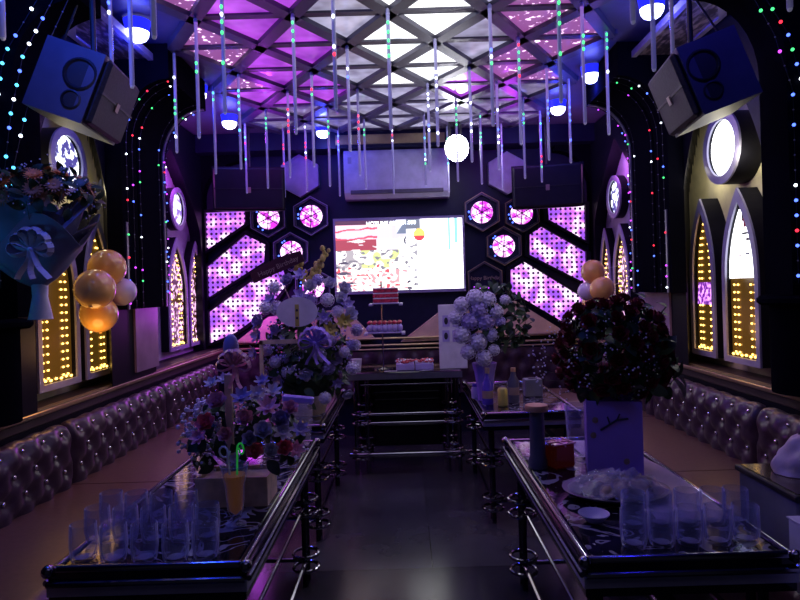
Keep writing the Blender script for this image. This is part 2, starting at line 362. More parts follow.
# ledge over the sofa back with pale trim lines
for sx,sn in ((-1,'left'),(1,'right')):
    struct('trim_ledge_'+sn,MB().box((sx*1.775,1.2,.835),(sx*1.99,YB,.905),bev=.008),'wood_trim')
    struct('trim_rail_'+sn,MB().box((sx*1.762,1.2,.885),(sx*1.777,YB,.908),bev=.004).box((sx*1.80,1.2,.905),(sx*1.815,YB,.915)),'gold_trim')
    # pink lacquered panel low on the pier
    y0,y1=((3.92,4.27) if sx<0 else (4.02,4.42))
    struct('trim_panel_'+sn,MB().box((sx*1.765,y0,.95),(sx*1.78,y1,1.37)),'pink_panel')
# curved pier casings (upper part juts out, its edge sweeps into the ceiling)
def rib_profile(sx,x0=1.68,xt=1.38,zb=1.37,xb=1.775):
    pts=[(xb,zb),(x0,zb),(x0,2.38)]
    for i in range(1,9):
        a=PI/2*i/8; pts.append((x0-(x0-xt)*(1-math.cos(a)),2.38+(2.75-2.38)*math.sin(a)))
    pts+=[(xt,CZ),(xb,CZ)]
    return [(sx*x,z) for x,z in pts]
def casing(name,sx,y0,y1,m='dark_panel',**k):
    pr=rib_profile(sx,**k); mb=MB().prism([(x,y0,z) for x,z in pr],(0,y1-y0,0)); return struct(name,mb,m,True)
for sx,sn in ((-1,'left'),(1,'right')):
    casing('wall_%s_pier_casing'%sn,sx,*PIER[sx]); struct('wall_%s_pier_return'%sn,MB().box((sx*1.785,PIER[sx][1]-.12,.91),(sx*2.1,PIER[sx][1],CZ)),'black_wall')
    casing('wall_%s_near_casing'%sn,sx,2.60,2.80)
    casing('wall_%s_corner_casing'%sn,sx,5.86,YB,x0=X2[sx]-.01,xt=1.5,zb=.92,xb=2.05)
    pr=rib_profile(sx)
    # metal studded strips running up the front and over the curve
    k=0
    for y in (PIER[sx][0]+.04,PIER[sx][0]+.22,PIER[sx][1]-.05):
        k+=1; mb=MB(); pts=pr[1:-2]; wd=.012 if k!=3 else .016
        if k==1: pts=[pr[1],(pr[1][0],1.9)]
        for i in range(len(pts)-1):
            (xa,za),(xb,zb2)=pts[i],pts[i+1]
            n=Vector((zb2-za,0,-(xb-xa))).normalized()*(.008); n=n if n.x*sx<0 else -n
            A=[Vector((xa,y-wd,za)),Vector((xa,y+wd,za)),Vector((xb,y+wd,zb2)),Vector((xb,y-wd,zb2))]
            mb.prism(A,n)
        struct('trim_strip_%s_%d'%(sn,k),mb,'steel_strip' if k!=2 else 'dark_panel',True)
# dark half-round ledge under the near casings
for sx,sn in ((-1,'left'),(1,'right')):
    mb=MB().lathe([(.001,0),(.17,0),(.185,.012),(.185,.03),(.17,.042),(.001,.042)],(sx*1.78,2.68 if sx>0 else 2.52,1.325),28)
    struct('trim_capital_'+sn,mb,'dark_panel',True)
    mb=MB().lathe([(.135,0),(.135,.40),(.15,.42)],(sx*1.78,2.68 if sx>0 else 2.52,.93),28)
    struct('trim_column_'+sn,mb,'dark_panel',True)
# rippled soffit panels over the near niches
for sx,sn in ((-1,'left'),(1,'right')):
    z=2.86; a=[(1.47,2.9),(1.47,4.22)]; c=[(1.47+.30*t,4.22-.34*math.sin(t*PI/2)) for t in [i/6 for i in range(1,7)]]
    d=[(1.77-.30*t,3.22-.32*math.sin(t*PI/2)) for t in [i/6 for i in range(0,6)]]
    pl=a+c+d; cx=sum(p[0] for p in pl)/len(pl); cy=sum(p[1] for p in pl)/len(pl)
    out=[Vector((sx*x,y,z)) for x,y in pl]; inn=[Vector((sx*(cx+(x-cx)*.80),cy+(y-cy)*.90,z)) for x,y in pl]
    struct('ceiling_soffit_frame_'+sn,MB().ring(out,inn,(0,0,.04)),'soffit_frame')
    struct('ceiling_soffit_ripple_'+sn,MB().prism([p+Vector((0,0,.012)) for p in inn],(0,0,.02)),'rippled_soffit')
# bulkhead over the back wall
struct('ceiling_bulkhead',MB().box((-2,5.72,2.80),(2,YB,CZ+.01)),'navy_wall')
struct('ceiling_bulkhead_lining',MB().box((-.62,5.705,2.83),(.42,5.72,2.92)),'gold_trim')
# ---------------------------------------------------------------- lattice ceiling with lit triangles
CX=-.04; DX=.53; ROW0=3.64; DY=.395
lat=thing('lattice_ceiling_light','wide ceiling light of lit triangular panels behind dark crossing metal bars','ceiling light',(CX,4,CZ))
mb=MB(); ZB=2.925
def nodex(k): 
    return [CX+DX*(i+ (.5 if k%2==0 else 0)) for i in (range(-3,3) if k%2==0 else range(-2,3))]
def bar(a,b,wd,z0=ZB,z1=CZ+.01):
    a=Vector((a[0],a[1],0)); b=Vector((b[0],b[1],0)); d=(b-a); n=Vector((-d.y,d.x,0)).normalized()*wd/2
    q=[a-n,b-n,b+n,a+n]; mb.prism([(p.x,p.y,z0) for p in q],(0,0,z1-z0))
KS=range(-3,6)
for k in KS:
    y=ROW0+DY*k; xs=nodex(k); bar((xs[0]-.04,y),(xs[-1]+.04,y),.052,z0=ZB+.015)
    if k<5:
        x2=nodex(k+1)
        for a in xs:
            for b in x2:
                if abs(abs(a-b)-DX/2)<.01: bar((a,y),(b,y+DY),.072)
obj('lattice_bars',mb,'bar_metal',lat,False)
for k in list(KS)[:-1]:
    y=ROW0+DY*k; xs=nodex(k); x2=nodex(k+1); tris=[]
    for i in range(len(xs)-1):
        m_=(xs[i]+xs[i+1])/2
        if any(abs(b-m_)<.01 for b in x2): tris.append([(xs[i],y),(xs[i+1],y),(m_,y+DY)])
    for i in range(len(x2)-1):
        m_=(x2[i]+x2[i+1])/2
        if any(abs(b-m_)<.01 for b in xs): tris.append([(x2[i+1],y+DY),(x2[i],y+DY),(m_,y)])
    for t in tris:
        cx=sum(p[0] for p in t)/3; u=cx-CX; au=abs(u)
        if k>=3: mt='panel_dim' if au>.35 else 'panel_lilac'
        elif -.12<u<.42+.05*(k<1): mt='panel_white' if k<=1 else 'panel_lilac'
        elif au<.45: mt='panel_lilac' 
        elif au<(.80 if u<0 else .62): mt='panel_purple' if u<0 or k>0 else 'panel_lilac'
        else: mt='panel_pink' if k<=1 else ('panel_purple' if u<0 else 'panel_dim')
        if mt=='panel_lilac' and k>=1 and u<-.3: mt='panel_purple'
        obj('light_panel',MB().prism([(p[0],p[1],CZ-.008) for p in t],(0,0,.014)),mt,lat,False)
# ---------------------------------------------------------------- ceiling lamps
base=None
LN=['near left corner','over the left niche','far left corner near the stage','in front of the air conditioner, left','near right corner','over the right niche','far right corner near the stage']
for i,(x,y) in enumerate(LAMPS):
    if base is None:
        t=base=thing('ceiling_downlight','','lamp',(x,y,CZ),'blue ceiling lamps')
        obj('housing',MB().lathe([(.035,0),(.045,-.012),(.045,-.03),(.05,-.045),(.04,-.05)],(x,y,CZ),20),'black_wall',t)
        obj('blue_halo',MB().lathe([(.04,-.045),(.062,-.06),(.066,-.03),(.072,0)],(x,y,CZ),24),'lamp_halo',t,solid=.001)  # glowing flare standing in for the blue halo above the bulb
        obj('bulb',MB().lathe([(.001,-.115),(.025,-.112),(.045,-.10),(.058,-.08),(.062,-.055),(.05,-.045)],(x,y,CZ),20),'bulb_white_blue',t)
    else: t=copy_tree(base,(x,y,CZ))
    t['label']='round blue-white ceiling lamp glowing blue, '+LN[i]
sp=thing('spotlight','large glaring white stage spotlight hanging right of the air conditioner','lamp',(.5,5.5,CZ))
obj('bracket',MB().box((.44,5.47,2.80),(.46,5.53,CZ)).box((.54,5.47,2.80),(.56,5.53,CZ)).box((.44,5.47,CZ-.02),(.56,5.53,CZ)),'rubber',sp)
obj('housing',MB().lathe([(.001,.1),(.08,.1),(.105,-.06),(.11,-.08),(.095,-.08)],(.5,5.46,2.72),24,RX(PI/2*-.75)@Matrix.Identity(4)),'rubber',sp)
obj('lens',MB().ball((.5,5.36,2.685),.10,20,12,(1.05,.6,1.2)),'spot_white',sp)  # lens enlarged so its bright shape also stands for the lamp's glare
# ---------------------------------------------------------------- hanging light tubes
TUB=[(3,42),(113,110),(132,81),(154,30),(633,15),(654,64),(674,95),(790,13),(177,154),(199,133),(225,108),(216,175),(241,165),(247,194),(268,185),
(336,104),(296,129),(290,174),(285,198),(307,193),(314,163),(330,183),(340,197),(350,147),(360,172),(366,190),(391,125),(394,195),(426,187),(430,168),(438,142),
(449,193),(458,178),(472,158),(482,185),(493,121),(499,166),(503,191),(521,140),(525,175),(542,183),(549,156),(571,164),(585,119),(609,136),(561,97)]
TUB.sort()
TL=.64
tube_me=MB().lathe([(.001,-TL),(.007,-TL+.002),(.0095,-TL+.008),(.0095,-.02),(.006,-.012)],(0,0,0),10).mesh('tube','strip_tube')
cap_me=MB().lathe([(.0105,-.035),(.0105,-.008),(.004,0),(.001,0)],(0,0,0),10).mesh('cap','white_plastic')
tip_me=MB().ball((0,0,-TL+.004),.0085,8,5,(1,1,1.2)).mesh('tip','strip_board')
board_me=MB().box((-.004,-.001,-TL+.02),(.004,.001,-.03)).mesh('circuit_strip','strip_board',False)
leds={n:MB().ball((0,0,0),.0075,8,5,(1,1,1.3)).mesh('led',n) for n in ('led_blue','led_green','led_red','led_white','led_cyan')}
CN={'led_blue':'blue','led_green':'green','led_red':'red','led_white':'white','led_cyan':'pale blue'}
for i,(px,py) in enumerate(TUB):
    a,b=W(px,py); Y=min(.86*F/b,5.55); x=a*Y/F
    top=(x,Y,ZB if abs(x-CX)<1.2 and Y<5.1 else CZ)
    main=R.choice(['led_white','led_white','led_blue','led_green','led_green','led_cyan'])
    if (px,py) in ((285,198),(307,193),(360,172),(247,194),(290,174)): main='led_red'
    if py in (125,185,163,175) : main='led_green'
    t=thing('light_tube','clear hanging light tube with %s lights, %s from the left of all the tubes'%(CN[main],ORD[i]),'light tube',top,'clear light tubes hanging from the ceiling')
    T=T4(top)
    for nm,me in (('cap',cap_me),('circuit_strip',board_me),('tube',tube_me),('tip',tip_me)): obj(nm,me,None,t,M4=T)
    z=-R.uniform(.05,.25)
    for k in range(R.randint(2,5)):
        if z<-TL+.03: break
        c=main if R.random()<.7 else R.choice(list(leds))
        obj('led',leds[c],None,t,M4=T@T4((0,-.012,z))); z-=R.choice([.035,.045,.05,.14])
# ---------------------------------------------------------------- string lights on the piers
BULB={n:MB().ball((0,0,0),.0062,8,5).mesh('bulb',n) for n in M if n.startswith('led_') and n not in ('led_gold','led_board')}
def string(label,path,n,cols,off,wire=True,r=1,loc=None,density=.55):
    t=thing('string_lights',label,'string lights',path[0],'coloured string lights on the dark piers')
    path=[Vector(p)+Vector(off) for p in path]
    if wire: obj('wire',MB().tube(path,.0016,5),'rubber',t)
    L=[0]
    for a,b in zip(path,path[1:]): L.append(L[-1]+(b-a).length)
    for k in range(n):
        d=L[-1]*(k+.5)/n; i=max(j for j in range(len(path)-1) if L[j]<=d)
        p=path[i].lerp(path[i+1],(d-L[i])/(L[i+1]-L[i]))
        c=R.choice(cols) if R.random()<density else 'led_off'
        obj('bulb',BULB[c],None,t,M4=T4(p)@SC(r if c!='led_off' else .6))
RGB=['led_blue','led_green','led_red','led_white','led_blue','led_violet']
for sx,sn in ((-1,'left'),(1,'right')):
    pr=rib_profile(sx)[1:-2]; y0,y1=PIER[sx]
    for y,ds in ((y0+.22,'middle'),(y1-.05,'far'),(y0+.04,'near'),(y0+.12,'between near and middle'),(y1-.15,'between middle and far')):
        string('coloured string lights climbing the %s pier, %s run'%(sn,ds),[(x,y,z) for x,z in pr],22 if 'between' not in ds else 15,RGB,(-sx*.014,0,0),density=.42 if 'between' not in ds else .22)
    string('string lights up the outer corner of the %s pier facing the stage'%sn,[(x,y1+.006,z) for x,z in pr],24,['led_violet','led_blue','led_white'],(0,.006,0),wire=False,density=.45)
    for j,xx in enumerate((1.66,1.55,1.42)):
        if sx<0:
            pth=[(sx*1.74,2.592,1.5+.1*j),(sx*1.745,2.592,2.0),(sx*(1.74-.03*j),2.592,2.25),(sx*(1.70-.05*j),2.592,2.5),(sx*(1.52-.03*j),2.592,2.78),(sx*(1.45-.03*j),2.592,2.9)][:6]
            string('bright cyan string lights curving up the near left casing, %s strand'%['outer','middle','inner'][j],[(p[0]+.035*j,p[1],p[2]) for p in pth],22 if j<2 else 18,['led_cyan','led_cyan','led_blue','led_white'],(0,-.008,0),r=1.25,density=.72)
        elif j<2:
            pth=[(sx*(1.745-.05*j),2.592,1.42),(sx*(1.745-.05*j),2.592,2.25),(sx*(1.68-.06*j),2.592,2.5),(sx*(1.50-.04*j),2.592,2.8)]
            string('sparse coloured string lights on the near right casing, %s strand'%['outer','inner'][j],pth,22,RGB,(0,-.008,0),r=1.2,density=.6)
# ---------------------------------------------------------------- niche windows (lancet boxes of LEDs)
def lancet(yl,yr,zb,zt,ins=0,n=12):
    c=(yl+yr)/2; h=abs(yr-yl)/2-ins; zb+=ins; zt-=ins*2.2; z0=zb+(zt-zb)*.48
    L=[(c-h,zb)]; Rr=[(c+h,zb)]
    for i in range(n):
        t=i/n; z=z0+(zt-z0)*t; ww=h*(1-t**2.3); L.append((c-ww,z)); Rr.append((c+ww,z))
    return L+[(c,zt)]+Rr[::-1]
LED_ME=MB().ball((0,0,0),.0062,6,4).mesh('led','led_gold')
def lancet_window(sx,pxa,pxb,label,X=1.88,XB=2.0,zt=1.96,pane='gold_pane',sparkle=None,tv_refl=False):
    ya,yb=sorted(X*F/abs(W(p,290)[0]) for p in (pxa,pxb)); zb=.965
    t=thing('lancet_light_box',label,'light box',(sx*2.0,(ya+yb)/2,zb),'arched light boxes in the wall niches')
    o=lancet(ya,yb,zb,zt); i=lancet(ya,yb,zb,zt,.035)
    v=lambda pts,x:[Vector((sx*x,y,z)) for y,z in pts]
    obj('case',MB().ring(v(o,XB),v(i,XB),(-sx*(XB-X-.012),0,0)),'black_wall',t,False)
    obj('front_frame',MB().ring(v(o,X+.012),v(i,X+.012),(-sx*.012,0,0)),'grey_frame',t,False)
    obj('pane',MB().prism(v(i,X+.035),(sx*.01,0,0)),pane,t,False)
    ld=lambda y,z,k=1: obj('led',LED_ME,None,t,M4=T4((x,y,z))@SC(.6*k,1.6*k,k))
    c=(ya+yb)/2; h=(yb-ya)/2-.035; z=zb+.06; x=sx*(X+.030)
    hi=zt-.12
    while z<hi:
        zi=zt-.077; tt=max(0,(z-(zb+.035+.48*(zi-zb-.035)))/(.52*(zi-zb-.035))); ww=h*(1-tt**2.3)-.014
        for u in (-.62,-.38,.38,.62) if ww>.05 else (-.5,.5) if ww>.02 else (0,):
            y=c+u*ww*1.25 if ww>.05 else c+u*ww
            if not(tv_refl and z>1.44): ld(y,z)
        z+=.043
    for k in range(7): ld(c+h*(k/3-1)*.9,zb+.045+.004*(k%2),1.2)
    if sparkle:
        mb=MB(); zz=sparkle; mb.prism([(x,c-h*.9,zz[0]),(x,c+h*.9,zz[0]),(x,c+h*.75,zz[1]),(x,c-h*.75,zz[1])],(-sx*.004,0,0)); obj('violet_display',mb,'pane_violet',t,False)
    if tv_refl:  # the television's reflection, put in as a glowing patch with coloured marks
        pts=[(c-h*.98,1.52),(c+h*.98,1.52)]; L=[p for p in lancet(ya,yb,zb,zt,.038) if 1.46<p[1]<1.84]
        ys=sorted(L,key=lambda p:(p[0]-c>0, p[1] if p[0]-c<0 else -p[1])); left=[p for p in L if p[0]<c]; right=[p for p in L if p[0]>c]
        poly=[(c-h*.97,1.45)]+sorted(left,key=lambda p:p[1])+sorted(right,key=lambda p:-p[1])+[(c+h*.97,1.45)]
        d=obj('tv_reflection',MB().prism([(x,y,z) for y,z in poly],(-sx*.004,0,0)),'oval_white',t,False)
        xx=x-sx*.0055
        def mark(y,z,a,b,m): obj('reflection_mark',MB().box((xx,c+y-a,z-b),(xx+sx*.002,c+y+a,z+b)),m,d,False)
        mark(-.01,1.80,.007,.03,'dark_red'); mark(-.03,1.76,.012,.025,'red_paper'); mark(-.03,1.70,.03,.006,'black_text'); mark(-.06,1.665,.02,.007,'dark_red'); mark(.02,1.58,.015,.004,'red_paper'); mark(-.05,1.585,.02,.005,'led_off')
    return t
lancet_window(1,690,714,'farther gold arched light box with violet patch in near right niche',sparkle=(1.29,1.43))
lancet_window(1,722,758,'nearer gold arched light box with white television reflection in near right niche',tv_refl=True)
lancet_window(-1,37,79,'nearer wide gold arched light box in near left niche, below paper-wrapped bouquet')
lancet_window(-1,85,113,'farther gold arched light box behind the gold balloons on the left wall')
lancet_window(-1,169,188,'pink and gold arched light box, nearer of two in far left niche',pane='pane_pink',X=2.0,XB=2.09)
lancet_window(-1,190,204,'narrow pink and gold arched light box beside the stage corner, far left niche',pane='pane_pink',X=2.0,XB=2.09)
lancet_window(1,613,629,'pink and gold arched light box, nearer of two in far right niche',pane='pane_pink',X=1.89,XB=1.98)
lancet_window(1,600,611,'narrow pink arched light box above right balloons, far right niche',pane='pane_pink',X=1.89,XB=1.98)
def oval_light(sx,px,py,r,label,m,X=1.86,XB=2.0):
    c=PX(px,py,X); y,z=c.y,c.z
    t=thing('round_wall_light',label,'wall light',(sx*2.0,y,z),'round lights in the wall niches')
    def circ(rr,x,n=36): return [Vector((sx*x,y+rr*math.cos(2*PI*k/n),z+rr*1.05*math.sin(2*PI*k/n))) for k in range(n)]
    obj('case',MB().ring(circ(r*1.3,XB),circ(r*1.04,XB),(-sx*(XB-X-.012),0,0)),'black_wall',t,True)
    obj('front_frame',MB().ring(circ(r*1.3,X+.012),circ(r,X+.012),(-sx*.012,0,0)),'grey_frame',t,False)
    obj('glowing_disc',MB().prism(circ(r*1.03,X+.03),(sx*.01,0,0)),m,t,False)
oval_light(1,720,148,.155,'large bright white round light above the arched boxes, near right','oval_white')
oval_light(-1,70,162,.14,'round blue-white patterned light behind the bouquet, near left','oval_blue')
oval_light(-1,179,209,.14,'round violet-white light above far left arched boxes','oval_violet',2.0,2.09)
oval_light(1,613,197,.14,'round violet-white light above far right arched boxes','oval_blue',1.89,1.98)
# ---------------------------------------------------------------- back wall
YW=YB
def hexa(px,py,r,label,kind):
    c=P(px,py,YW-.06); x,z=c.x,c.z; t=thing('hexagon_light',label,'wall light',(x,YW,z),'hexagonal wall lights on the stage wall')
    H=lambda rr,y:[Vector((x+rr*math.sin(PI/3*k),y,z+rr*math.cos(PI/3*k))) for k in range(6)]
    if kind=='plain':
        obj('body',MB().prism(H(r,YW-.07),(0,.07,0)),'lilac_wall',t,False); obj('rim',MB().ring(H(r,YW-.085),H(r*.93,YW-.085),(0,.02,0)),'grey_frame',t,False); return t
    obj('body',MB().prism(H(r*.96,YW-.04),(0,.04,0)),'navy_wall',t,False)
    obj('rim',MB().ring(H(r,YW-.08),H(r*.88,YW-.08),(0,.08,0)),'bar_metal',t,False)
    obj('rim_line',MB().ring(H(r*1.0,YW-.086),H(r*.965,YW-.086),(0,.008,0)),'gold_trim' if px>465 else 'grey_frame',t,False)
    if kind=='rosette':
        cr=lambda rr,y,n=24:[Vector((x+rr*math.cos(2*PI*k/n),y,z+rr*math.sin(2*PI*k/n))) for k in range(n)]
        obj('rosette',MB().prism(cr(r*.56,YW-.05),(0,.01,0)),'rosette',t,False)
        mb=MB().ring(cr(r*.29,YW-.056),cr(r*.26,YW-.056),(0,.006,0))
        for k in range(3):
            a=PI/3*k+.6; T=T4((x,YW-.055,z))@RY(a); mb.box((-r*.56,-.004,-.004),(r*.56,.002,.004),T)
        obj('rosette_grille',mb,'dark_red' if False else 'navy_wall',t,False)
        mb=MB()
        for k in range(5):
            a=R.uniform(2,4.5); mb.ball((x+r*.66*math.cos(a),YW-.05,z+r*.66*math.sin(a)),.009,6,4)
        obj('spark_leds',mb,'led_blue',t)
    if kind=='text':
        text('lettering','Happy Birthday',.052,'gold_text',t,T4((x,YW-.052,z+.03))@RX(PI/2))
        mb=MB()
        for k in range(8): mb.box((x-.11+.028*k,YW-.05,z-.075),(x-.09+.028*k,YW-.045,z-.05-.008*(k%3)))
        obj('violet_led_row',mb,'led_violet',t,False)
hexa(300,176,.21,'plain unlit lilac hexagon panel above the left group of hexagon lights','plain'); hexa(507,173,.21,'plain unlit lilac hexagon panel above the right group of hexagon lights','plain')
hexa(311,216,.195,'magenta hexagon wall light next to the television, left side','rosette'); hexa(268,218,.195,'magenta hexagon wall light half hidden under the left stage speaker','rosette')
hexa(291,252,.195,'magenta hexagon wall light in the lower row of the left group','rosette'); hexa(313,287,.195,'magenta hexagon wall light just above the tall flower arrangement','rosette')
hexa(482,212,.195,'magenta hexagon wall light right beside the television, upper row','rosette'); hexa(522,213,.195,'magenta hexagon wall light half hidden under the right stage speaker','rosette')
hexa(504,246,.195,'magenta hexagon wall light in the middle of the right group','rosette'); hexa(485,281,.195,'dark hexagon sign with faint Happy Birthday lettering','text')
def board(poly,label):
    pts=[P(x,y,YW-.05) for x,y in poly]; c=sum(pts,Vector())/len(pts)
    t=thing('led_panel',label,'light panel',(c.x,YW,min(p.z for p in pts)),'perforated violet light panels on the stage wall')
    out=[c+(p-c)*(1+.05/(p-c).length) for p in pts]
    obj('frame',MB().ring([Vector((p.x,YW-.09,p.z)) for p in out],[Vector((p.x,YW-.09,p.z)) for p in pts],(0,.09,0)),'black_wall',t,False)
    obj('led_board',MB().prism([Vector((p.x,YW-.05,p.z)) for p in pts],(0,.03,0)),'led_board',t,False)
board([(206,213),(246,211),(246,224),(207,251)],'small violet perforated light panel, top of the three on the left')
board([(208,267),(246,235),(266,245),(265,262),(209,298)],'violet perforated light panel, middle of the three on the left')
board([(210,312),(262,274),(284,270),(288,284),(266,311),(237,332),(211,343)],'violet perforated light panel, lowest of the three on the left')
board([(547,206),(584,205),(585,241),(548,220)],'small violet perforated light panel, top of the three on the right')
board([(529,235),(541,227),(585,252),(586,284),(529,255)],'violet perforated light panel, middle of the three on the right')
board([(510,270),(524,262),(586,300),(587,316),(571,327),(510,291)],'violet perforated light panel, lowest of the three on the right')
# golden skirting wedges and rails
mb=MB(); 
for poly in ([(232,345),(268,317),(345,309),(374,338)],[(401,342),(441,311),(516,301),(569,334)]):
    mb.prism([P(x,y,YW-.12) for x,y in poly],(0,.10,0))
struct('trim_stage_wedges',mb,'gold_panel')
mb=MB()
for z,r in ((.965,.012),(.90,.012),(.86,.008)): mb.tube([(-1.78,YW-.14,z),(1.78,YW-.14,z)],r,8)
struct('trim_stage_rails',mb,'gold_trim',True)
def tuft(u,v,nu,nv):  # diamond tufting height 0..1
    a=u*nu; b=v*nv; best=9
    for j in range(int(b)-1,int(b)+3):
        for i in range(int(a)-1,int(a)+3):
            x=i+(.5 if j%2 else 0); best=min(best,((a-x)**2+((b-j)*.9)**2)**.5)
    crease=min(abs(((a+b*.5+.0)%1)-.0),abs(1-((a+b*.5)%1)),abs((a-b*.5)%1),abs(1-((a-b*.5)%1)))
    return (1-math.exp(-(best/.28)**2))*(.55+.45*min(1,crease/.28)**.6)
mb=MB().grid(lambda u,v:Vector((-1.75+3.5*u,YW-.12-.03*tuft(u,v,22,3),.42+.42*v)),176,24)
struct('wall_back_tufted_lining',mb,'leather',True)
# television
c0=P(335,221,YW-.08); c1=P(464,289,YW-.08); tx0,tx1=c0.x,c1.x; tz1=P(400,219.5,YW-.08).z; tz0=P(400,290,YW-.08).z
tv=thing('television','large wall-mounted television showing a bright crowded flower shop scene','television',((tx0+tx1)/2,YW,tz0))
obj('casing',MB().box((tx0-.02,YW-.075,tz0-.03),(tx1+.02,YW-.01,tz1+.025),bev=.008),'rubber',tv,False)
obj('bezel',MB().ring([(tx0-.02,YW-.085,tz0-.03),(tx1+.02,YW-.085,tz0-.03),(tx1+.02,YW-.085,tz1+.025),(tx0-.02,YW-.085,tz1+.025)],[(tx0,YW-.085,tz0),(tx1,YW-.085,tz0),(tx1,YW-.085,tz1),(tx0,YW-.085,tz1)],(0,.01,0)),'grey_frame',tv,False)
nu,nv=240,130
scr=MB().grid(lambda u,v:Vector((tx0+(tx1-tx0)*u,YW-.078,tz0+(tz1-tz0)*v)),nu,nv)
me=scr.mesh('screen','black_wall','keep'); att=me.color_attributes.new('picture','FLOAT_COLOR','CORNER')
def pict(u,v):
    v=1-v; n=noise.noise(Vector((u*14,v*10,1))); n2=noise.noise(Vector((u*26,v*20,5))); n3=noise.noise(Vector((u*9,v*22,9)))
    if u>.56:
        c=(2.0,2.0,2.0)
        if v<.45 and abs(u-.895)<.008 or v<.35 and abs(u-.95)<.012: c=(.35,.75,.95)
        if u<.67 and v<.14: c=(.2,.22,.3) if u<.665 else (.9,.9,1)
        if ((u-.66)/.045)**2+((v-.22)/.09)**2<1: c=(1.0,.75,.2) if v<.24 else (1.0,.08,.10)
        if u<.64 and v>.3 and n2>.28: c=(.4,.38,.45)
        if u<.62 and v>.85 and n2>.1: c=(.12,.1,.15)
    else:
        if v<.06: c=(.12,.05,.10) if u<.36 else (.15,.12,.2)
        elif v<.27: c=(1.3,.75,.9) if u<.45 else (.75,.72,.85)
        elif v<.42: c=(.45,.08,.12) if u<.32 and n3>-.25 else (.9,.85,.9)
        else: c=(1.25,1.2,1.2)
        if .06<v<.27 and u<.33 and abs((v*9+u*1.2+.25*n)%1-.4)<.12: c=(1.1,.12,.2)
        if v>=.42:
            if n>.12 and v<.68 : c=(.75,.85,.35) if u>.2 else (.5,.45,.5)
            if n2>.22: c=(.28,.26,.32) if v<.7 else (.8,.4,.45)
            if n2<-.38 and v>.6: c=(.9,.12,.15)
            if n3>.33 and u<.16: c=(.12,.10,.16)
        if u>.48 and v<.2: c=(.2,.24,.36) if u-.48>.4*(.2-v) else (.85,.85,1)
        if u>.5 and v>.25 and n2<.15: c=(1.6,1.6,1.7)
        if abs(((u-.57)**2+((v-.30)*.55)**2)**.5-.028)<.007: c=(.1,.1,.14)
    return c
for p in me.polygons:
    for li in p.loop_indices:
        v=p.center; u=(v.x-tx0)/(tx1-tx0); vv=(v.z-tz0)/(tz1-tz0); c=pict(u,vv); att.data[li].color=(c[0],c[1],c[2],1)
m,t_,b=nodes('screen'); at=t_.nodes.new('ShaderNodeVertexColor'); at.layer_name='picture'
t_.links.new(at.outputs[0],b.inputs['Emission Color']); b.inputs['Emission Strength'].default_value=1.3; b.inputs['Base Color'].default_value=(.01,.01,.01,1); m.cycles.emission_sampling='AUTO'
me.materials.clear(); me.materials.append(m); me.flip_normals() if me.polygons[0].normal.y>0 else None
obj('screen',me,None,tv)
text('caption','HOTLINE 088.881.800',.052,'led_white',tv,T4((tx0+(tx1-tx0)*.44,YW-.0795,tz1-.033))@RX(PI/2))
# air conditioner
a0=P(343,148,5.75); a1=P(450,193,5.75); ac=thing('air_conditioner','white wall-mounted split air conditioner above the television','air conditioner',((a0.x+a1.x)/2,YW,a1.z))
x0,x1,z0,z1=a0.x,a1.x,a1.z-.02,a0.z-.02
prof=[(YW,z0),(YW-.15,z0),(YW-.21,z0+.05),(YW-.225,z0+.12),(YW-.22,z1-.05),(YW-.19,z1),(YW,z1)]
obj('body',MB().prism([(x0,y,z) for y,z in prof],(x1-x0,0,0)),'white_plastic',ac,True,ang=30)
obj('louver',MB().box((x0+.06,YW-.222,z0+.035),(x1-.06,YW-.200,z0+.075),bev=.004),'bar_metal',ac,False)
obj('side_vent_label',MB().box((x0+.04,YW-.228,z1-.13),(x0+.075,YW-.222,z1-.07)),'grey_frame',ac,False)
text('badge','AC',.05,'satin',ac,T4(((x0+x1)/2,YW-.228,z0+.2))@RX(PI/2)) if False else None
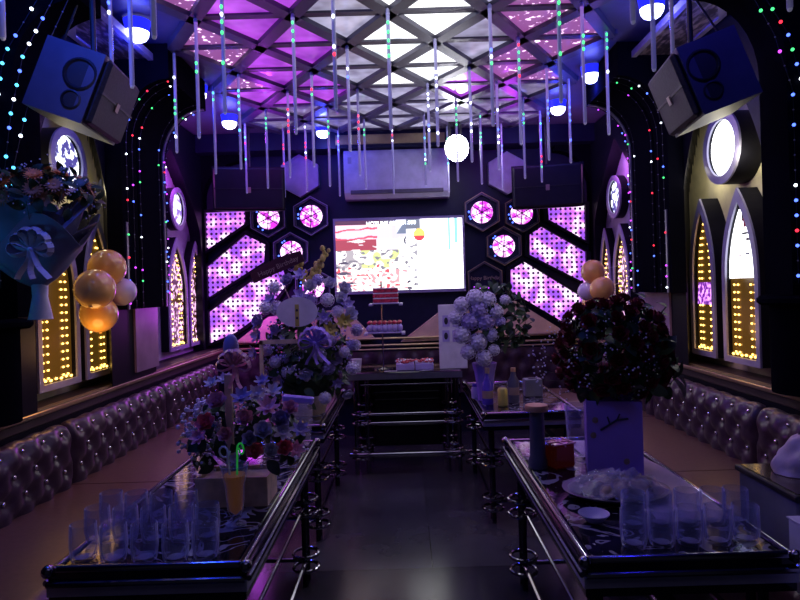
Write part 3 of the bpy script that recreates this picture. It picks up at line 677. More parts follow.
# ---------------------------------------------------------------- speakers
def speaker(label,c,w,d,h,rot,front=-1,s=1,m='speaker_side'):
    # local: front is -Y
    t=thing('speaker',label,'speaker',c,'black speakers hung from the ceiling'); T=T4(c)@rot
    mb=MB()
    pl=[(-w/2,-d/2),(w/2,-d/2),(w/2*.86,d/2),(-w/2*.86,d/2)]
    mb.prism([T@Vector((x,y,-h/2)) for x,y in pl],(T.to_3x3()@Vector((0,0,h))))
    obj('cabinet',mb,m,t,False)
    obj('grille',MB().box((-w/2*.96,-d/2-.03,-h/2*.94),(w/2*.96,-d/2,h/2*.94),T,bev=.015),'speaker_front' if m=='speaker_side' else m,t,False)
    obj('grille_seam',MB().box((-w/2*.95,-d/2-.034,-.004),(w/2*.95,-d/2-.03,.004),T),'rubber',t,False)
    for sz in (-1,1):
        mb=MB().lathe([(.001,.006),(.030*s,.006),(.034*s,.012),(.04*s,.010),(.042*s,.0)],(0,0,.0),20).lathe([(.001,.006),(.052*s,.006),(.06*s,.014),(.068*s,.010),(.072*s,.0)],(-.11 if sz>0 else .11,0,0),24); me=mb
        me.v=[T@RY(sz*PI/2)@v+T.to_3x3()@Vector((sz*w*.465,-d*.18,0)) if False else T@(Matrix.Translation(Vector((sz*w*.47,-d*.22,-.07)))@RY(sz*PI/2)@v) for v in me.v]
        obj('side_port',me,'rubber',t)
    obj('badge',MB().box((-.016,-d/2-.036,-h*.10),(.016,-d/2-.03,h*.03),T),'gold_text',t,False)
    top=T@Vector((0,0,h/2))
    obj('hanger',MB().tube([top,(top.x,top.y,CZ)],.012,8).box((top.x-.05,top.y-.05,CZ-.012),(top.x+.05,top.y+.05,CZ)),'rubber',t)
    obj('cable',MB().tube([T@Vector((0,d*.4,0)),T@Vector((.05,d*.62,-h*.3)),T@Vector((.02,d*.62,h*.1)),(top.x-.05,top.y+.05,CZ-.1),(top.x-.06,top.y+.03,CZ)],.005,6),'rubber',t)
    return t
def Rm(x,y,z): return RZ(math.radians(z))@RY(math.radians(y))@RX(math.radians(x))
speaker('black speaker tilted down from the ceiling, near left, side lit blue',P(82,93,2.62),.38,.25,.30,Rm(21,0,97))
speaker('black speaker tilted down from the ceiling, near right above the white round light',P(704,84,2.62),.38,.25,.30,Rm(20,0,-98))
speaker('wide dark stage speaker, back left corner above violet panels',P(250,190,5.45),.62,.36,.38,Rm(6,0,12),s=1.2,m='speaker_dark')
speaker('wide dark stage speaker, back right corner above violet panels',P(547,187,5.45),.62,.36,.38,Rm(6,0,-12),s=1.2,m='speaker_dark')
# ---------------------------------------------------------------- sofas
def sofa(sx,y0,y1,label,nb):
    t=thing('sofa_section',label,'sofa',(sx*1.5,(y0+y1)/2,0),'sofa sections along the walls'); L=y1-y0
    obj('base',MB().box((sx*1.14,y0+.004,.05),(sx*1.70,y1-.004,.30),bev=.01),'black_wall',t,False)
    # seat cushion with rounded front
    pr=[(1.70,.29),(1.12,.29)]+[(1.12-.03*math.sin(PI*k/6)+.05*(1-math.cos(0)) if False else 1.13-.035*math.sin(PI*k/6),.29+.23*k/6) for k in range(1,6)]+[(1.15,.515),(1.20,.525),(1.70,.525)]
    obj('seat',MB().prism([(sx*x,y0+.004,z) for x,z in pr],(0,L-.008,0)),'seat_leather',t,True,ang=50)
    # rolled, tufted back
    def prof(v):
        if v<.62: q=v/.62; return Vector((1.666,0,.52+.22*q)),Vector((-1,0,.05))
        q=(v-.62)/.38; a=PI*.62*q; return Vector((1.722-.056*math.cos(a),0,.74+.085*math.sin(a))),Vector((-math.cos(a),0,math.sin(a)))
    nu=int(L/.016); bt=[]
    def fn(u,v):
        p,n=prof(v); e=min(1,min(u,1-u)*L/.03)**.5; h=tuft(u*nb/ nb,v,nb,4); h=h*(1-.75*max(0,v-.72)/.28)+.75*max(0,v-.72)/.28*.8
        h=(h*.024-.012)*e-(1-e)*.03
        q=p+n*h; return Vector((sx*q.x,y0+L*u,q.z))
    mb=MB().grid(fn,nu,40)
    mb.box((sx*1.70,y0+.003,.3),(sx*1.74,y1-.003,.78))
    obj('backrest',mb,'leather',t,True,ang=70)
    bm_=MB().ball((0,0,0),.011,8,5,(.7,1,1)).mesh('button','button')
    for j in range(1,4):
        for i in range(nb+1):
            u=(i+(.5 if j%2 else 0))/nb
            if .03<u<.97:
                p,n=prof(j/4); q=p+n*(-.007); obj('button',bm_,None,t,M4=T4((sx*q.x,y0+L*u,q.z)))
    return t
for sx,sn,cuts in ((-1,'left',(1.35,2.98,4.15,5.3)),(1,'right',(1.5,2.90,4.1,5.3))):
    for k in range(3):
        sofa(sx,cuts[k],cuts[k+1],'tufted dark leather sofa section along the %s wall, %s'%(sn,['nearest the camera','middle one','farthest, by the stage'][k]),int(round((cuts[k+1]-cuts[k])/.15)))
# ---------------------------------------------------------------- tables
TZ=.68
def ctable(label,x0,x1,y0,y1,z=TZ,group='glass-topped chrome tables'):
    t=thing('glass_table',label,'table',((x0+x1)/2,(y0+y1)/2,0),group)
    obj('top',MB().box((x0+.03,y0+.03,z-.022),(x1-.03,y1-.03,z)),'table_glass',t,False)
    mb=MB().ring([(x0,y0,z-.10),(x1,y0,z-.10),(x1,y1,z-.10),(x0,y1,z-.10)],[(x0+.03,y0+.03,z-.10),(x1-.03,y0+.03,z-.10),(x1-.03,y1-.03,z-.10),(x0+.03,y1-.03,z-.10)],(0,0,.095))
    obj('apron',mb,'black_glass',t,False)
    e_=.004; obj('metal_band',MB().ring([(x0-e_,y0-e_,z-.075),(x1+e_,y0-e_,z-.075),(x1+e_,y1+e_,z-.075),(x0-e_,y1+e_,z-.075)],[(x0,y0,z-.075),(x1,y0,z-.075),(x1,y1,z-.075),(x0,y1,z-.075)],(0,0,.030)),'band_metal',t,False)
    for (a,b) in (((x0,y0),(x1,y0)),((x1,y0),(x1,y1)),((x1,y1),(x0,y1)),((x0,y1),(x0,y0))):
        dx=(b[1]-a[1]); dy=-(b[0]-a[0]); n=Vector((dx,dy,0)).normalized()
        A=Vector((*a,z-.004)); B=Vector((*b,z-.004))
        obj('rim_rail',MB().tube([A-n*.012,B-n*.012],.013,10).tube([A+n*.008-Vector((0,0,.034)),B+n*.008-Vector((0,0,.034))],.009,8),'chrome',t)
    for x,y in ((x0,y0),(x1,y0),(x1,y1),(x0,y1)): obj('corner_knob',MB().ball((x,y,z-.004),.019,12,8),'chrome',t)
    for sxx,x in ((1,x0),(-1,x1)):
        for syy,y in ((1,y0),(-1,y1)):
            cx,cy=x+sxx*.055,y+syy*.10; lg=MB()
            for d in (-.032,.032): lg.tube([(cx,cy+d,0),(cx,cy+d,z-.09)],.014,8)
            l=obj('leg',lg,'black_glass' ,t); 
            for zz in (z*.12,z*.22,z*.52,z*.62):
                rg=MB().lathe([(.062,0)]*1+[(.062+.009*math.cos(a),.009*math.sin(a)) for a in [2*PI*k/8 for k in range(9)]],(cx,cy,zz),20)
                obj('ring_clamp',rg,'chrome',l)
    ins=.055
    mb=MB()
    for x in (x0+ins,x1-ins): mb.tube([(x,y0+.1,z*.17),(x,y1-.1,z*.17)],.011,8).tube([(x,y0+.1,z*.57),(x,y1-.1,z*.57)],.008,8)
    for y in (y0+.1,y1-.1): mb.tube([(x0+ins,y,z*.17),(x1-ins,y,z*.17)],.011,8).tube([(x0+ins,y,z*.57),(x1-ins,y,z*.57)],.008,8)
    obj('stretchers',mb,'chrome',t)
    return t
ctable('chrome-edged glass table in the near left, with clear glasses, juice and flowers',-1.035,-.475,1.70,3.08)
ctable('chrome-edged glass table in the near right, with glasses and dark roses',.475,1.06,1.66,2.98)
ctable('glass table farther left carrying the tall flower arrangement',-1.04,-.49,3.42,4.58)
ctable('glass table farther right carrying white hydrangeas and bottles',.45,1.03,3.60,4.78)
# stage-side bar table
bx0,bx1,by,bz=-.46,.42,4.66,.80
bt=thing('bar_table','high dark glass table with chrome rings and rails in front of the stage','table',((bx0+bx1)/2,by+.25,0))
obj('top',MB().box((bx0,by,bz-.035),(bx1,by+.55,bz),bev=.006),'black_glass',bt,False)
obj('edge_band',MB().box((bx0-.004,by-.006,bz-.055),(bx1+.004,by,bz-.008)),'steel_strip',bt,False)
for x in (bx0+.09,bx1-.07):
    for y in (by+.06,by+.48):
        l=obj('leg',MB().tube([(x-.045,y,0),(x-.045,y,bz-.035)],.017,10).tube([(x+.045,y,0),(x+.045,y,bz-.035)],.017,10),'chrome' if y<by+.2 else 'black_glass',bt)
        for zz in (.13,.19,.40,.47): obj('ring_clamp',MB().lathe([(.075+.010*math.cos(a),.010*math.sin(a)) for a in [2*PI*k/8 for k in range(9)]],(x,y,zz),20),'chrome',l)
for zz,r,ex in ((.155,.018,.10),(.40,.012,0),(.47,.012,0),(.70,.007,0)):
    obj('rail',MB().tube([(bx0+.09-ex,by+.03,zz),(bx1-.07+ex,by+.03,zz)],r,10),'chrome',bt)
obj('back_panel',MB().box((bx0+.05,by+.50,.1),(bx1-.05,by+.52,bz-.035)),'black_glass',bt,False)
# ---------------------------------------------------------------- flower parts
def petal(mb,L,wd,cup,ang,tilt,z=0,curl=0):
    T=RZ(ang)@T4((0,0,z))@RY(-tilt)
    vs=[];n=4
    for i in range(n+1):
        t=i/n; ww=wd*math.sin(PI*(.12+.80*t))**.8; x=L*t
        for s in (-1,0,1): vs.append(T@Vector((x*math.cos(curl*t),s*ww/2,cup*abs(s)*ww+x*math.sin(curl*t))))
    fs=[(i*3+k,i*3+k+1,i*3+k+4,i*3+k+3) for i in range(n) for k in range(2)]
    mb.add(vs,fs)
def rose_mesh(m):
    mb=MB()
    for ring,(n,L,wd,tl,z) in enumerate(((3,.42,.40,1.45,.10),(4,.62,.60,1.25,.05),(5,.85,.78,1.0,0),(6,1.0,.85,.65,-.05),(6,1.05,.85,.3,-.1))):
        for k in range(n): petal(mb,L,wd,.35,2*PI*k/n+ring*.7,tl,z,.35)
    mb.ball((0,0,.35),.22,8,5,(1,1,1.4)); return mb.mesh('blossom',m,True,70)
def open_mesh(m,n=7):
    mb=MB()
    for r_ in range(2):
        for k in range(n): petal(mb,1.0-.25*r_,.42,.1,2*PI*(k+.5*r_)/n,.25+.35*r_,.05*r_,.2)
    mb.ball((0,0,.12),.2,8,5); return mb.mesh('blossom',m,True,70)
def gerbera_mesh(m):
    mb=MB()
    for r_ in range(2):
        for k in range(16): petal(mb,1.0-.25*r_,.22,.1,2*PI*(k+.5*r_)/16,.12+.2*r_,.05*r_)
    mb.ball((0,0,.08),.26,10,5,(1,1,.5)); return mb.mesh('blossom',m,True,70)
def hydra_mesh(m):
    mb=MB()
    for i in range(46):
        z=1-1.5*i/46; a=i*2.39996; r=math.sqrt(max(0,1-z*z)); n=Vector((r*math.cos(a),r*math.sin(a),z)); A=T4(n*.85)@align(n)
        for k in range(4):
            B=A@RZ(PI/2*k+i)@RY(-.3); mb.add([B@Vector(p) for p in ((0,0,0),(.14,-.11,.02),(.26,0,.0),(.14,.11,.02))],[(0,1,2,3)])
    mb.ball((0,0,0),.72,10,6); return mb.mesh('blossom',m,True,70)
def leaf_mesh(m,fold=.25,bend=.5):
    mb=MB(); vs=[]; n=6
    for i in range(n+1):
        t=i/n; ww=.34*math.sin(PI*min(1,.06+.94*t))**.9*(1-.3*t); a=bend*t
        for s in (-1,0,1): vs.append(Vector((s*ww,t*math.cos(a),t*math.sin(a)*-.6+abs(s)*ww*fold)))
    mb.add(vs,[(i*3+k,i*3+k+1,i*3+k+4,i*3+k+3) for i in range(n) for k in range(2)]); return mb.mesh('leaf',m,True,70)
FM={}
for n in ('white_flower','lilac_flower','pink_flower','rose_pink','dark_rose'): FM['rose',n]=rose_mesh(n)
for n in ('white_flower','lilac_flower','pink_flower','yellow_flower'): FM['open',n]=open_mesh(n)
for n in ('orange_flower','brown_flower'): FM['gerbera',n]=gerbera_mesh(n)
for n in ('white_flower','lilac_flower'): FM['hydra',n]=hydra_mesh(n)
FM['leaf']=leaf_mesh('leaf'); FM['leafl']=leaf_mesh('leaf_light')
def put(me,name,parent,p,n,s,rnd=True):
    return obj(name,me,None,parent,M4=T4(p)@align(n)@RZ(R.uniform(0,6.28))@SC(s))
def dome(c,rx,ry,rz,n,zmin=-.3):
    out=[]; 
    for i in range(n):
        z=1-(1-zmin)*(i+.5)/n; a=i*2.39996+R.uniform(-.2,.2); r=math.sqrt(max(0,1-z*z)); d=Vector((r*math.cos(a),r*math.sin(a),z))
        k=R.uniform(.88,1.05); out.append((Vector(c)+Vector((d.x*rx,d.y*ry,d.z*rz))*k,Vector((d.x/rx,d.y/ry,d.z/rz)).normalized()))
    return out
def greenery(parent,c,rx,ry,rz,n,s,light=.3,zmin=-.5,name='leaf'):
    # many leaves gathered in one foliage part
    mb={}; 
    for p,nn in dome(c,rx,ry,rz,n,zmin):
        m='leafl' if R.random()<light else 'leaf'; src=FM[m]; T=T4(p)@align(nn+Vector((R.uniform(-.5,.5),R.uniform(-.5,.5),R.uniform(-.3,.6))))@RZ(R.uniform(0,6.28))@RX(R.uniform(.2,1.2))@SC(s*R.uniform(.7,1.2))
        mb.setdefault(m,MB()).add([T@v.co for v in src.vertices],[tuple(f.vertices) for f in src.polygons])
    for m,b in mb.items(): obj('foliage',b,'leaf_light' if m=='leafl' else 'leaf',parent,True,ang=80)
def sprays(parent,c,rx,ry,rz,n,r,m,root,name='filler_flowers',zmin=-.2,k=7):
    mb=MB(); st=MB()
    for p,nn in dome(c,rx,ry,rz,n,zmin):
        st.tube([root,Vector(root).lerp(p,.6)+Vector((0,0,.02)),p],.0012,4,False)
        for j in range(k): mb.ball(p+Vector((R.gauss(0,.018),R.gauss(0,.018),R.gauss(0,.018))),r*R.uniform(.6,1.2),5,3)
    o=obj(name,mb,m,parent); o['kind']='stuff'; q=obj('stems',st,'stem',parent); q['kind']='stuff'; return o
def bow(parent,c,s,m,tails=2,name='ribbon_bow',loops=6):
    mb=MB(); c=Vector(c)
    def band(pts,wd):
        for i in range(len(pts)-1):
            d=(pts[i+1]-pts[i]).normalized(); q=d.cross(Vector((0,1,0))); q=Vector((0,1,0)) if q.length<.1 else q.normalized(); q=(q*.45+Vector((0,.8,0))).normalized()*wd/2
            mb.add([pts[i]-q,pts[i]+q,pts[i+1]+q,pts[i+1]-q],[(0,1,2,3)])
    for k in range(loops):
        a=PI*(k+.5)/loops*1.15-.25; d=Vector((math.cos(a),-.25,math.sin(a))); e=Vector((-math.sin(a),0,math.cos(a)))
        pts=[c+d*s*(math.sin(PI*t)*1.0)+e*s*.32*math.sin(2*PI*t)*1 for t in [i/10 for i in range(11)]]; band(pts,s*.30)
    for k in range(tails):
        d=Vector(((k-.5*(tails-1))*.5+.15,-.1,-1)); pts=[c+d*s*1.3*t+Vector((math.sin(t*5+k)*s*.10,-.01,0)) for t in [i/7 for i in range(8)]]; band(pts,s*.28)
    mb.ball(c+Vector((0,-.01,0)),s*.14,8,5)
    return obj(name,mb,m,parent,True,solid=.0008,ang=80)
# ---- near-left flower crate
c=P(236,486,2.22); bx,byy=c.x,2.24
fc=thing('flower_crate','wooden crate of pink and white flowers with a ribboned stick, near left table','flower arrangement',(bx,byy,TZ))
obj('crate',MB().ring([(bx-.13,byy-.08,TZ),(bx+.13,byy-.08,TZ),(bx+.13,byy+.08,TZ),(bx-.13,byy+.08,TZ)],[(bx-.12,byy-.07,TZ),(bx+.12,byy-.07,TZ),(bx+.12,byy+.07,TZ),(bx-.12,byy+.07,TZ)],(0,0,.105)).box((bx-.12,byy-.07,TZ+.001),(bx+.12,byy+.07,TZ+.09)),'wood',fc,False)
cc=(bx+.02,byy+.03,TZ+.19)
greenery(fc,(bx+.02,byy+.03,TZ+.21),.19,.13,.15,130,.07,.3,-.45)
sprays(fc,cc,.20,.13,.19,34,.007,'white_flower',(bx,byy,TZ+.1))
sprays(fc,(bx-.12,byy+.02,TZ+.24),.08,.07,.13,26,.008,'white_flower',(bx,byy,TZ+.1))
for px,py,kd,m,s in ((263,432,'rose','white_flower',.034),(245,420,'rose','pink_flower',.032),(280,421,'rose','lilac_flower',.034),(290,410,'rose','pink_flower',.03),(255,452,'rose','rose_pink',.032),(284,449,'rose','rose_pink',.030),(271,451,'rose','white_flower',.026),(207,425,'rose','rose_pink',.036),(218,404,'rose','pink_flower',.036),(268,408,'open','pink_flower',.038),(283,432,'open','white_flower',.036),(300,430,'open','lilac_flower',.03),(226,436,'rose','pink_flower',.028),(257,395,'open','white_flower',.036),(273,392,'open','white_flower',.03),(242,398,'open','lilac_flower',.034),(212,384,'open','white_flower',.026),(225,380,'open','white_flower',.026),(296,450,'open','pink_flower',.03),(235,460,'open','lilac_flower',.022),(262,382,'open','lilac_flower',.026),(199,438,'open','pink_flower',.03),(250,440,'rose','lilac_flower',.028)):
    p=P(px,py,2.22-.15*math.cos((px-248)/70*1.3)*(1 if py>395 else .3)); put(FM[kd,m],'blossom',fc,p,(p.x-bx,-.7,.5+(440-py)/90*.5),s*1.22)
a=P(231,470,2.16); b=P(231,374,2.16)
obj('stick',MB().box((a.x-.014,a.y-.008,a.z),(a.x+.014,a.y+.008,b.z),bev=.003),'wood',fc,False)
bow(fc,P(234,366,2.14),.060,'pink_ribbon')
obj('ribbon_bud',MB().ball(P(231,348,2.16),.034,14,9,(.85,.6,1.5)),'lilac_flower',fc)
# juice glass
def hurricane(p):
    t=thing('juice_glass','tall curved glass of orange juice with curly white and green straws','glass',p)
    pr=[(.001,0),(.034,0),(.034,.006),(.012,.014),(.012,.022),(.026,.05),(.03,.09),(.032,.13),(.045,.19),(.047,.20)]
    pr+=[(.0445,.20),(.0425,.19),(.0295,.13),(.0275,.09),(.0235,.052),(.001,.03)]
    obj('glass',MB().lathe(pr,p,24),'glass',t)
    obj('juice',MB().lathe([(.001,.033),(.022,.053),(.0262,.09),(.0282,.13),(.038,.168),(.001,.168)],p,20),'juice',t)
    p=Vector(p)
    def straw(d,m,h):
        pts=[p+Vector((d*.01,0,.06)),p+Vector((d*.018,0,.20)),p+Vector((d*.02,0,.23))]
        pts+=[p+Vector((d*.02+d*.016*(1-math.cos(a)),0.004*a,.23+h+.020*math.sin(a))) for a in [i*PI/5 for i in range(11)]]
        obj('straw',MB().tube(pts,.0035,7),m,t)
    straw(-1,'straw_white',.01); straw(.55,'straw_green',.02)
hurricane(PZ(236,525,TZ))
# clear drinking glasses
gm=MB().lathe([(.001,0),(.026,0),(.033,.004),(.036,.015),(.039,.05),(.037,.118),(.0355,.12),(.0345,.118),(.035,.05),(.032,.02),(.024,.012),(.001,.012)],(0,0,0),18).mesh('glass','glass')
def glasses(rows,word):
    used=0
    for j,(pts,desc) in enumerate(rows):
        for i,(px,py) in enumerate(pts):
            p=PZ(px,py,TZ); o=bpy.data.objects.new('drinking_glass',gm); COL.objects.link(o); o.location=p; o.rotation_euler=(0,0,R.uniform(0,6)); o.scale=(1,1,.9)
            tag(o,'clear drinking glass in the %s row on the near %s table, %s from the left'%(desc,word,ORD[i]),'glass',None,None); o['group']='clear glasses on the near %s table'%word
glasses([([(84,560),(114,561),(145,560),(176,560),(206,557)],'front'),([(98,541),(126,541),(154,541),(182,540),(208,538)],'middle'),([(112,524),(137,524),(162,524),(187,523)],'back')],'left')
glasses([([(634,546),(662,545),(690,544),(718,543),(746,541)],'front'),([(634,526),(660,525),(687,524),(713,523),(736,522)],'back')],'right')
# plastic cup bag on left table (far end)
p=Vector((-.545,3.0,TZ)); pb=thing('plastic_bag','clear plastic bag with a blue top and yellow drink, behind the pink flowers','bag',(p.x,3.0,TZ))
x,y=p.x,2.98
obj('bag',MB().lathe([(.035,0),(.05,.01),(.062,.09),(.07,.17),(.062,.22)],(x,y,TZ+.002),14),'thin_plastic',pb)
obj('cup',MB().lathe([(.001,.004),(.03,.004),(.038,.12),(.001,.12)],(x-.015,y,TZ),14),'yellow_juice',pb)
obj('blue_seal',MB().box((x-.08,y-.02,TZ+.215),(x+.075,y+.02,TZ+.25),T4((x,y,TZ+.23))@RY(.12)@T4((-x,-y,-TZ-.23)),bev=.006),'purple_ribbon',pb,False)
# ---- tall arrangement on far left table
Yt=3.80; c0=P(308,418,Yt); fx=c0.x
ft=thing('tall_flower_arrangement','tall white, lilac and yellow flower arrangement with a blank oval card, far left table','flower arrangement',(fx,Yt,TZ))
obj('pot',MB().lathe([(.001,0),(.11,0),(.14,.10),(.135,.12),(.12,.11),(.001,.10)],(fx,Yt,TZ),20),'wood',ft)
greenery(ft,(fx,Yt,1.00),.24,.15,.32,260,.085,.2,-.7)
obj('moss_core',MB().ball((fx,Yt,.95),.13,14,9,(1.2,.8,1.6)),'leaf',ft)
spots=[]
for px,py in ((270,300),(262,322),(268,350),(285,340),(276,288),(290,282),(328,300),(345,305),(340,322),(350,345),(332,340),(352,368),(338,382),(320,355),(300,352),(284,358),(268,372),(280,378),(322,318),(312,300),(345,290),(330,285),(318,372),(355,330),(264,308),(337,357),(345,392),(325,398),(262,392),(278,308),(258,335),(276,330),(300,296),(318,280),(338,312),(322,334),(345,352),(290,372),(308,372),(328,368),(275,362),(350,315),(340,300),(310,288),(300,276),(256,352),(356,345)):
    kd,m=R.choice((('hydra','white_flower'),('hydra','lilac_flower'),('hydra','white_flower'),('open','lilac_flower'),('rose','lilac_flower'),('rose','white_flower')))
    if (px,py) in ((345,322),(340,322)): kd,m='open','yellow_flower'
    p=P(px+R.uniform(-2,2),py,Yt-.17+R.uniform(0,.1)); put(FM[kd,m],'blossom',ft,p,((px-308)/60,-1,(340-py)/80),R.uniform(.045,.062)*(0.8 if kd=='hydra' else 1))
for px,py in ((345,322),(330,330)): put(FM['open','yellow_flower'],'blossom',ft,P(px,py,Yt-.21),(.3,-1,.3),.055)
for k in range(3):
    mb=MB(); st=MB(); a=P(305+k*6,300,Yt-.02); b=P((326,318,296)[k],(246,262,262)[k],Yt-.04)
    st.tube([a,a.lerp(b,.5)+Vector((.02,0,0)),b],.003,5)
    for i in range(16):
        q=a.lerp(b,.35+.65*i/16)+Vector((R.uniform(-.03,.03),R.uniform(-.03,.03),0)); mb.ball(q,.016*R.uniform(.7,1.3),6,4,(1,1,1.2))
    obj('yellow_spike',mb,'yellow_flower',ft); obj('spike_stem',st,'stem',ft)
sprays(ft,(fx,Yt,1.0),.27,.18,.36,60,.008,'lilac_flower',(fx,Yt,.85))
o=P(297,312,Yt-.26)
obj('oval_card',MB().prism([(o.x+.122*math.cos(2*PI*k/32),o.y,o.z+.088*math.sin(2*PI*k/32)) for k in range(32)],(0,.004,0)),'white_paper',ft,False)
obj('card_flourish',MB().box((o.x-.012,o.y-.003,o.z-.085),(o.x+.012,o.y-.0005,o.z+.045),bev=.001),'yellow_flower',ft,False)
obj('card_marks',MB().ball((o.x,o.y-.003,o.z+.01),.008,6,4,(1,.3,1)).ball((o.x,o.y-.003,o.z-.035),.008,6,4,(1,.3,1)),'black_text',ft)
obj('card_stick',MB().tube([(o.x,o.y+.006,o.z-.08),(o.x+.01,o.y+.06,o.z-.25)],.004,6),'stem',ft)
bow(ft,P(315,343,Yt-.27),.095,'purple_ribbon',3,loops=7)
a=P(262,372,Yt-.2); b=P(262,341,Yt-.2); d=P(297,339,Yt-.2)
obj('handle_frame',MB().box((a.x-.01,a.y-.01,TZ+.15),(a.x+.01,a.y+.01,b.z)).box((a.x-.01,b.y-.01,b.z-.02),(d.x,b.y+.01,b.z+.005)),'wood',ft,False)
# tilted birthday banner, its stick in the arrangement
bn=P(277,267,Yt-.1)
Tb=T4(bn)@RY(-math.radians(22))@SC(.78)
bnr=thing('birthday_banner','dark red curved Happy Birthday sign tilted above the tall flowers','sign',bn)
out=[];n=12
top=[(-.22+.44*i/n,.045+.02*math.sin(PI*i/n)) for i in range(n+1)]; bot=[(.22-.44*i/n,-.045-.0*i) for i in range(n+1)]
obj('plaque',MB().prism([Tb@Vector((x,0,z)) for x,z in top+bot],Tb.to_3x3()@Vector((0,.006,0))),'dark_red',bnr,False)
text('lettering','Happy Birthday',.055,'gold_text',bnr,Tb@T4((.01,-.003,0))@RX(PI/2))
obj('stick',MB().tube([bn+Vector((0,.01,-.03)),(fx-.03,Yt,1.25)],.004,6),'wood',bnr)
# small box beside arrangement
obj_=obj('paper_cup',MB().lathe([(.001,0),(.032,0),(.042,.095),(.040,.095),(.031,.004),(.001,.004)],(0,0,0),20),'white_paper',M4=T4((P(357,372,4.8).x,4.80,bz))); tag(obj_,'white paper cup on the left end of the high bar table','cup')
# ---- bar table items: tiered stand, boxes, photo frame
stx=P(383,350,4.86).x; sy=4.86
ts=thing('tiered_stand','two-tier red and white cake display on a thin chrome pole, bar table','cake stand',(stx,sy,bz))
obj('foot',MB().lathe([(.001,0),(.075,0),(.075,.006),(.012,.018),(.001,.02)],(stx,sy,bz),24),'chrome',ts)
obj('pole',MB().tube([(stx,sy,bz),(stx,sy,P(383,282,sy).z)],.006,8),'chrome',ts)
def tray(cx,zc,w_):
    tr=obj('tray',MB().box((cx-w_/2,sy-.10,zc),(cx+w_/2,sy+.10,zc+.012),bev=.004).box((cx-w_/2-.03,sy-.10,zc-.012),(cx-w_/2,sy+.10,zc+.006),bev=.003).box((cx+w_/2,sy-.10,zc-.012),(cx+w_/2+.03,sy+.10,zc+.006),bev=.003),'white_plastic',ts,False)
zt=P(384,304,sy).z; zm=P(380,333,sy).z; cx1=P(386,304,sy).x
tray(cx1,zt,.21); tray(stx+.02,zm,.27)
for i in range(3):
    obj('red_box',MB().box((cx1-.10,sy-.085,zt+.013+.04*i),(cx1+.10,sy+.085,zt+.046+.04*i),bev=.006),'red_paper',ts,False)
    obj('white_band',MB().box((cx1-.10,sy-.088,zt+.042+.04*i),(cx1+.10,sy+.088,zt+.05+.04*i),bev=.002),'white_paper',ts,False)
mb=MB(); mb2=MB()
for i in range(7):
    for j in range(3): mb.ball((stx-.10+.04*i,sy-.07+.07*j,zm+.040),.026,8,5,(1,1,1.2)); mb2.ball((stx-.10+.04*i,sy-.07+.07*j,zm+.085),.02,8,5,(1,1,.7))
obj('white_sweets',mb,'lilac_flower',ts); obj('red_sweets',mb2,'red_paper',ts)
for k,(px,dx) in enumerate(((405,0),(424,0))):
    c=P(px,356,4.80); t=thing('gift_box','flat box topped with red and white tinsel, %s of the pair on bar table'%['left','right'][k],'box',(c.x,4.80,bz),'tinsel boxes on the bar table')
    obj('box',MB().box((c.x-.072,4.73,bz),(c.x+.072,4.88,bz+.05),bev=.004),'lilac_flower',t,False)
    mb=MB(); mw=MB()
    for i in range(60): (mb if i%3 else mw).ball((c.x+R.uniform(-.065,.065),4.80+R.uniform(-.065,.065),bz+.058+R.uniform(0,.02)),.012,5,3,(1.6,.6,.6),RZ(R.uniform(0,3)))
    obj('red_tinsel',mb,'red_paper',t); obj('white_tinsel',mw,'white_paper',t)
a=P(440,370,4.74); b=P(466,304,4.74); pf=thing('photo_board','pale standing photo board with four small pictures beside white flowers','photo board',((a.x+b.x)/2-.02,4.76,bz))
obj('board',MB().box((a.x,4.75,bz),(b.x,4.77,b.z),bev=.004),'white_paper',pf,False)
for i in range(2):
    for j in range(2): 
        q=P(446+10*i,321+15*j,4.75); obj('picture',MB().box((q.x-.028,4.746,q.z-.045),(q.x+.028,4.75,q.z+.045)),'lilac_flower',pf,False); obj('portrait',MB().ball((q.x,4.746,q.z),.022,8,6,(.7,.08,1.3)),'black_text',pf)
# papers and ashtray on bar table
for k,(px,py) in enumerate(((392,364),(425,366))):
    c=PZ(px,py,bz); o=obj('napkin',MB().box((-.05,-.03,0),(.05,.03,.003)),'grey_paper',M4=T4((c.x,4.70,bz))@RZ(.3*k+.1)); tag(o,'dark folded napkin at the front of the bar table, %s one'%['left','right'][k],'napkin','napkins on the bar table')
# ---- white hydrangeas on far right table
Yh=4.05; hx=P(490,400,Yh).x
hf=thing('hydrangea_vase','white hydrangea bouquet with dark leaves in a lilac wrapped vase, far right table','flowers',(hx,Yh,TZ))
obj('vase',MB().lathe([(.001,0),(.05,0),(.055,.08),(.07,.19),(.085,.25),(.075,.25),(.045,.08),(.001,.01)],(hx-.03,Yh,TZ),10),'purple_ribbon',hf,False)
greenery(hf,(hx+.04,Yh+.02,1.22),.22,.13,.22,220,.075,.05,-.9)
for px,py,s in ((462,305,.07),(475,298,.075),(488,300,.07),(496,312,.065),(470,322,.075),(485,322,.08),(462,335,.075),(478,342,.078),(492,335,.06),(468,352,.065),(484,358,.07),(494,350,.05),(500,322,.05),(479,310,.08),(505,300,.045),(455,318,.06)):
    p=P(px,py,Yh-.10); put(FM['hydra','white_flower' if (px+py)%3 else 'lilac_flower'],'blossom',hf,p,((px-480)/40,-1,.3),s*.85)
mb=MB()
for (px,py) in ((528,318),(532,322),(524,335),(520,305)):
    a=P(505,345,Yh); b=P(px,py,Yh); mb.tube([a,a.lerp(b,.5)+Vector((0,0,.03)),b],.003,5)
obj('twigs',mb,'stem',hf)
for (px,py) in ((528,318),(533,322),(524,335),(520,305),(515,320),(518,345)): put(FM['leaf'],'leaf',hf,P(px,py,Yh),(.3,-.6,.7),.07)
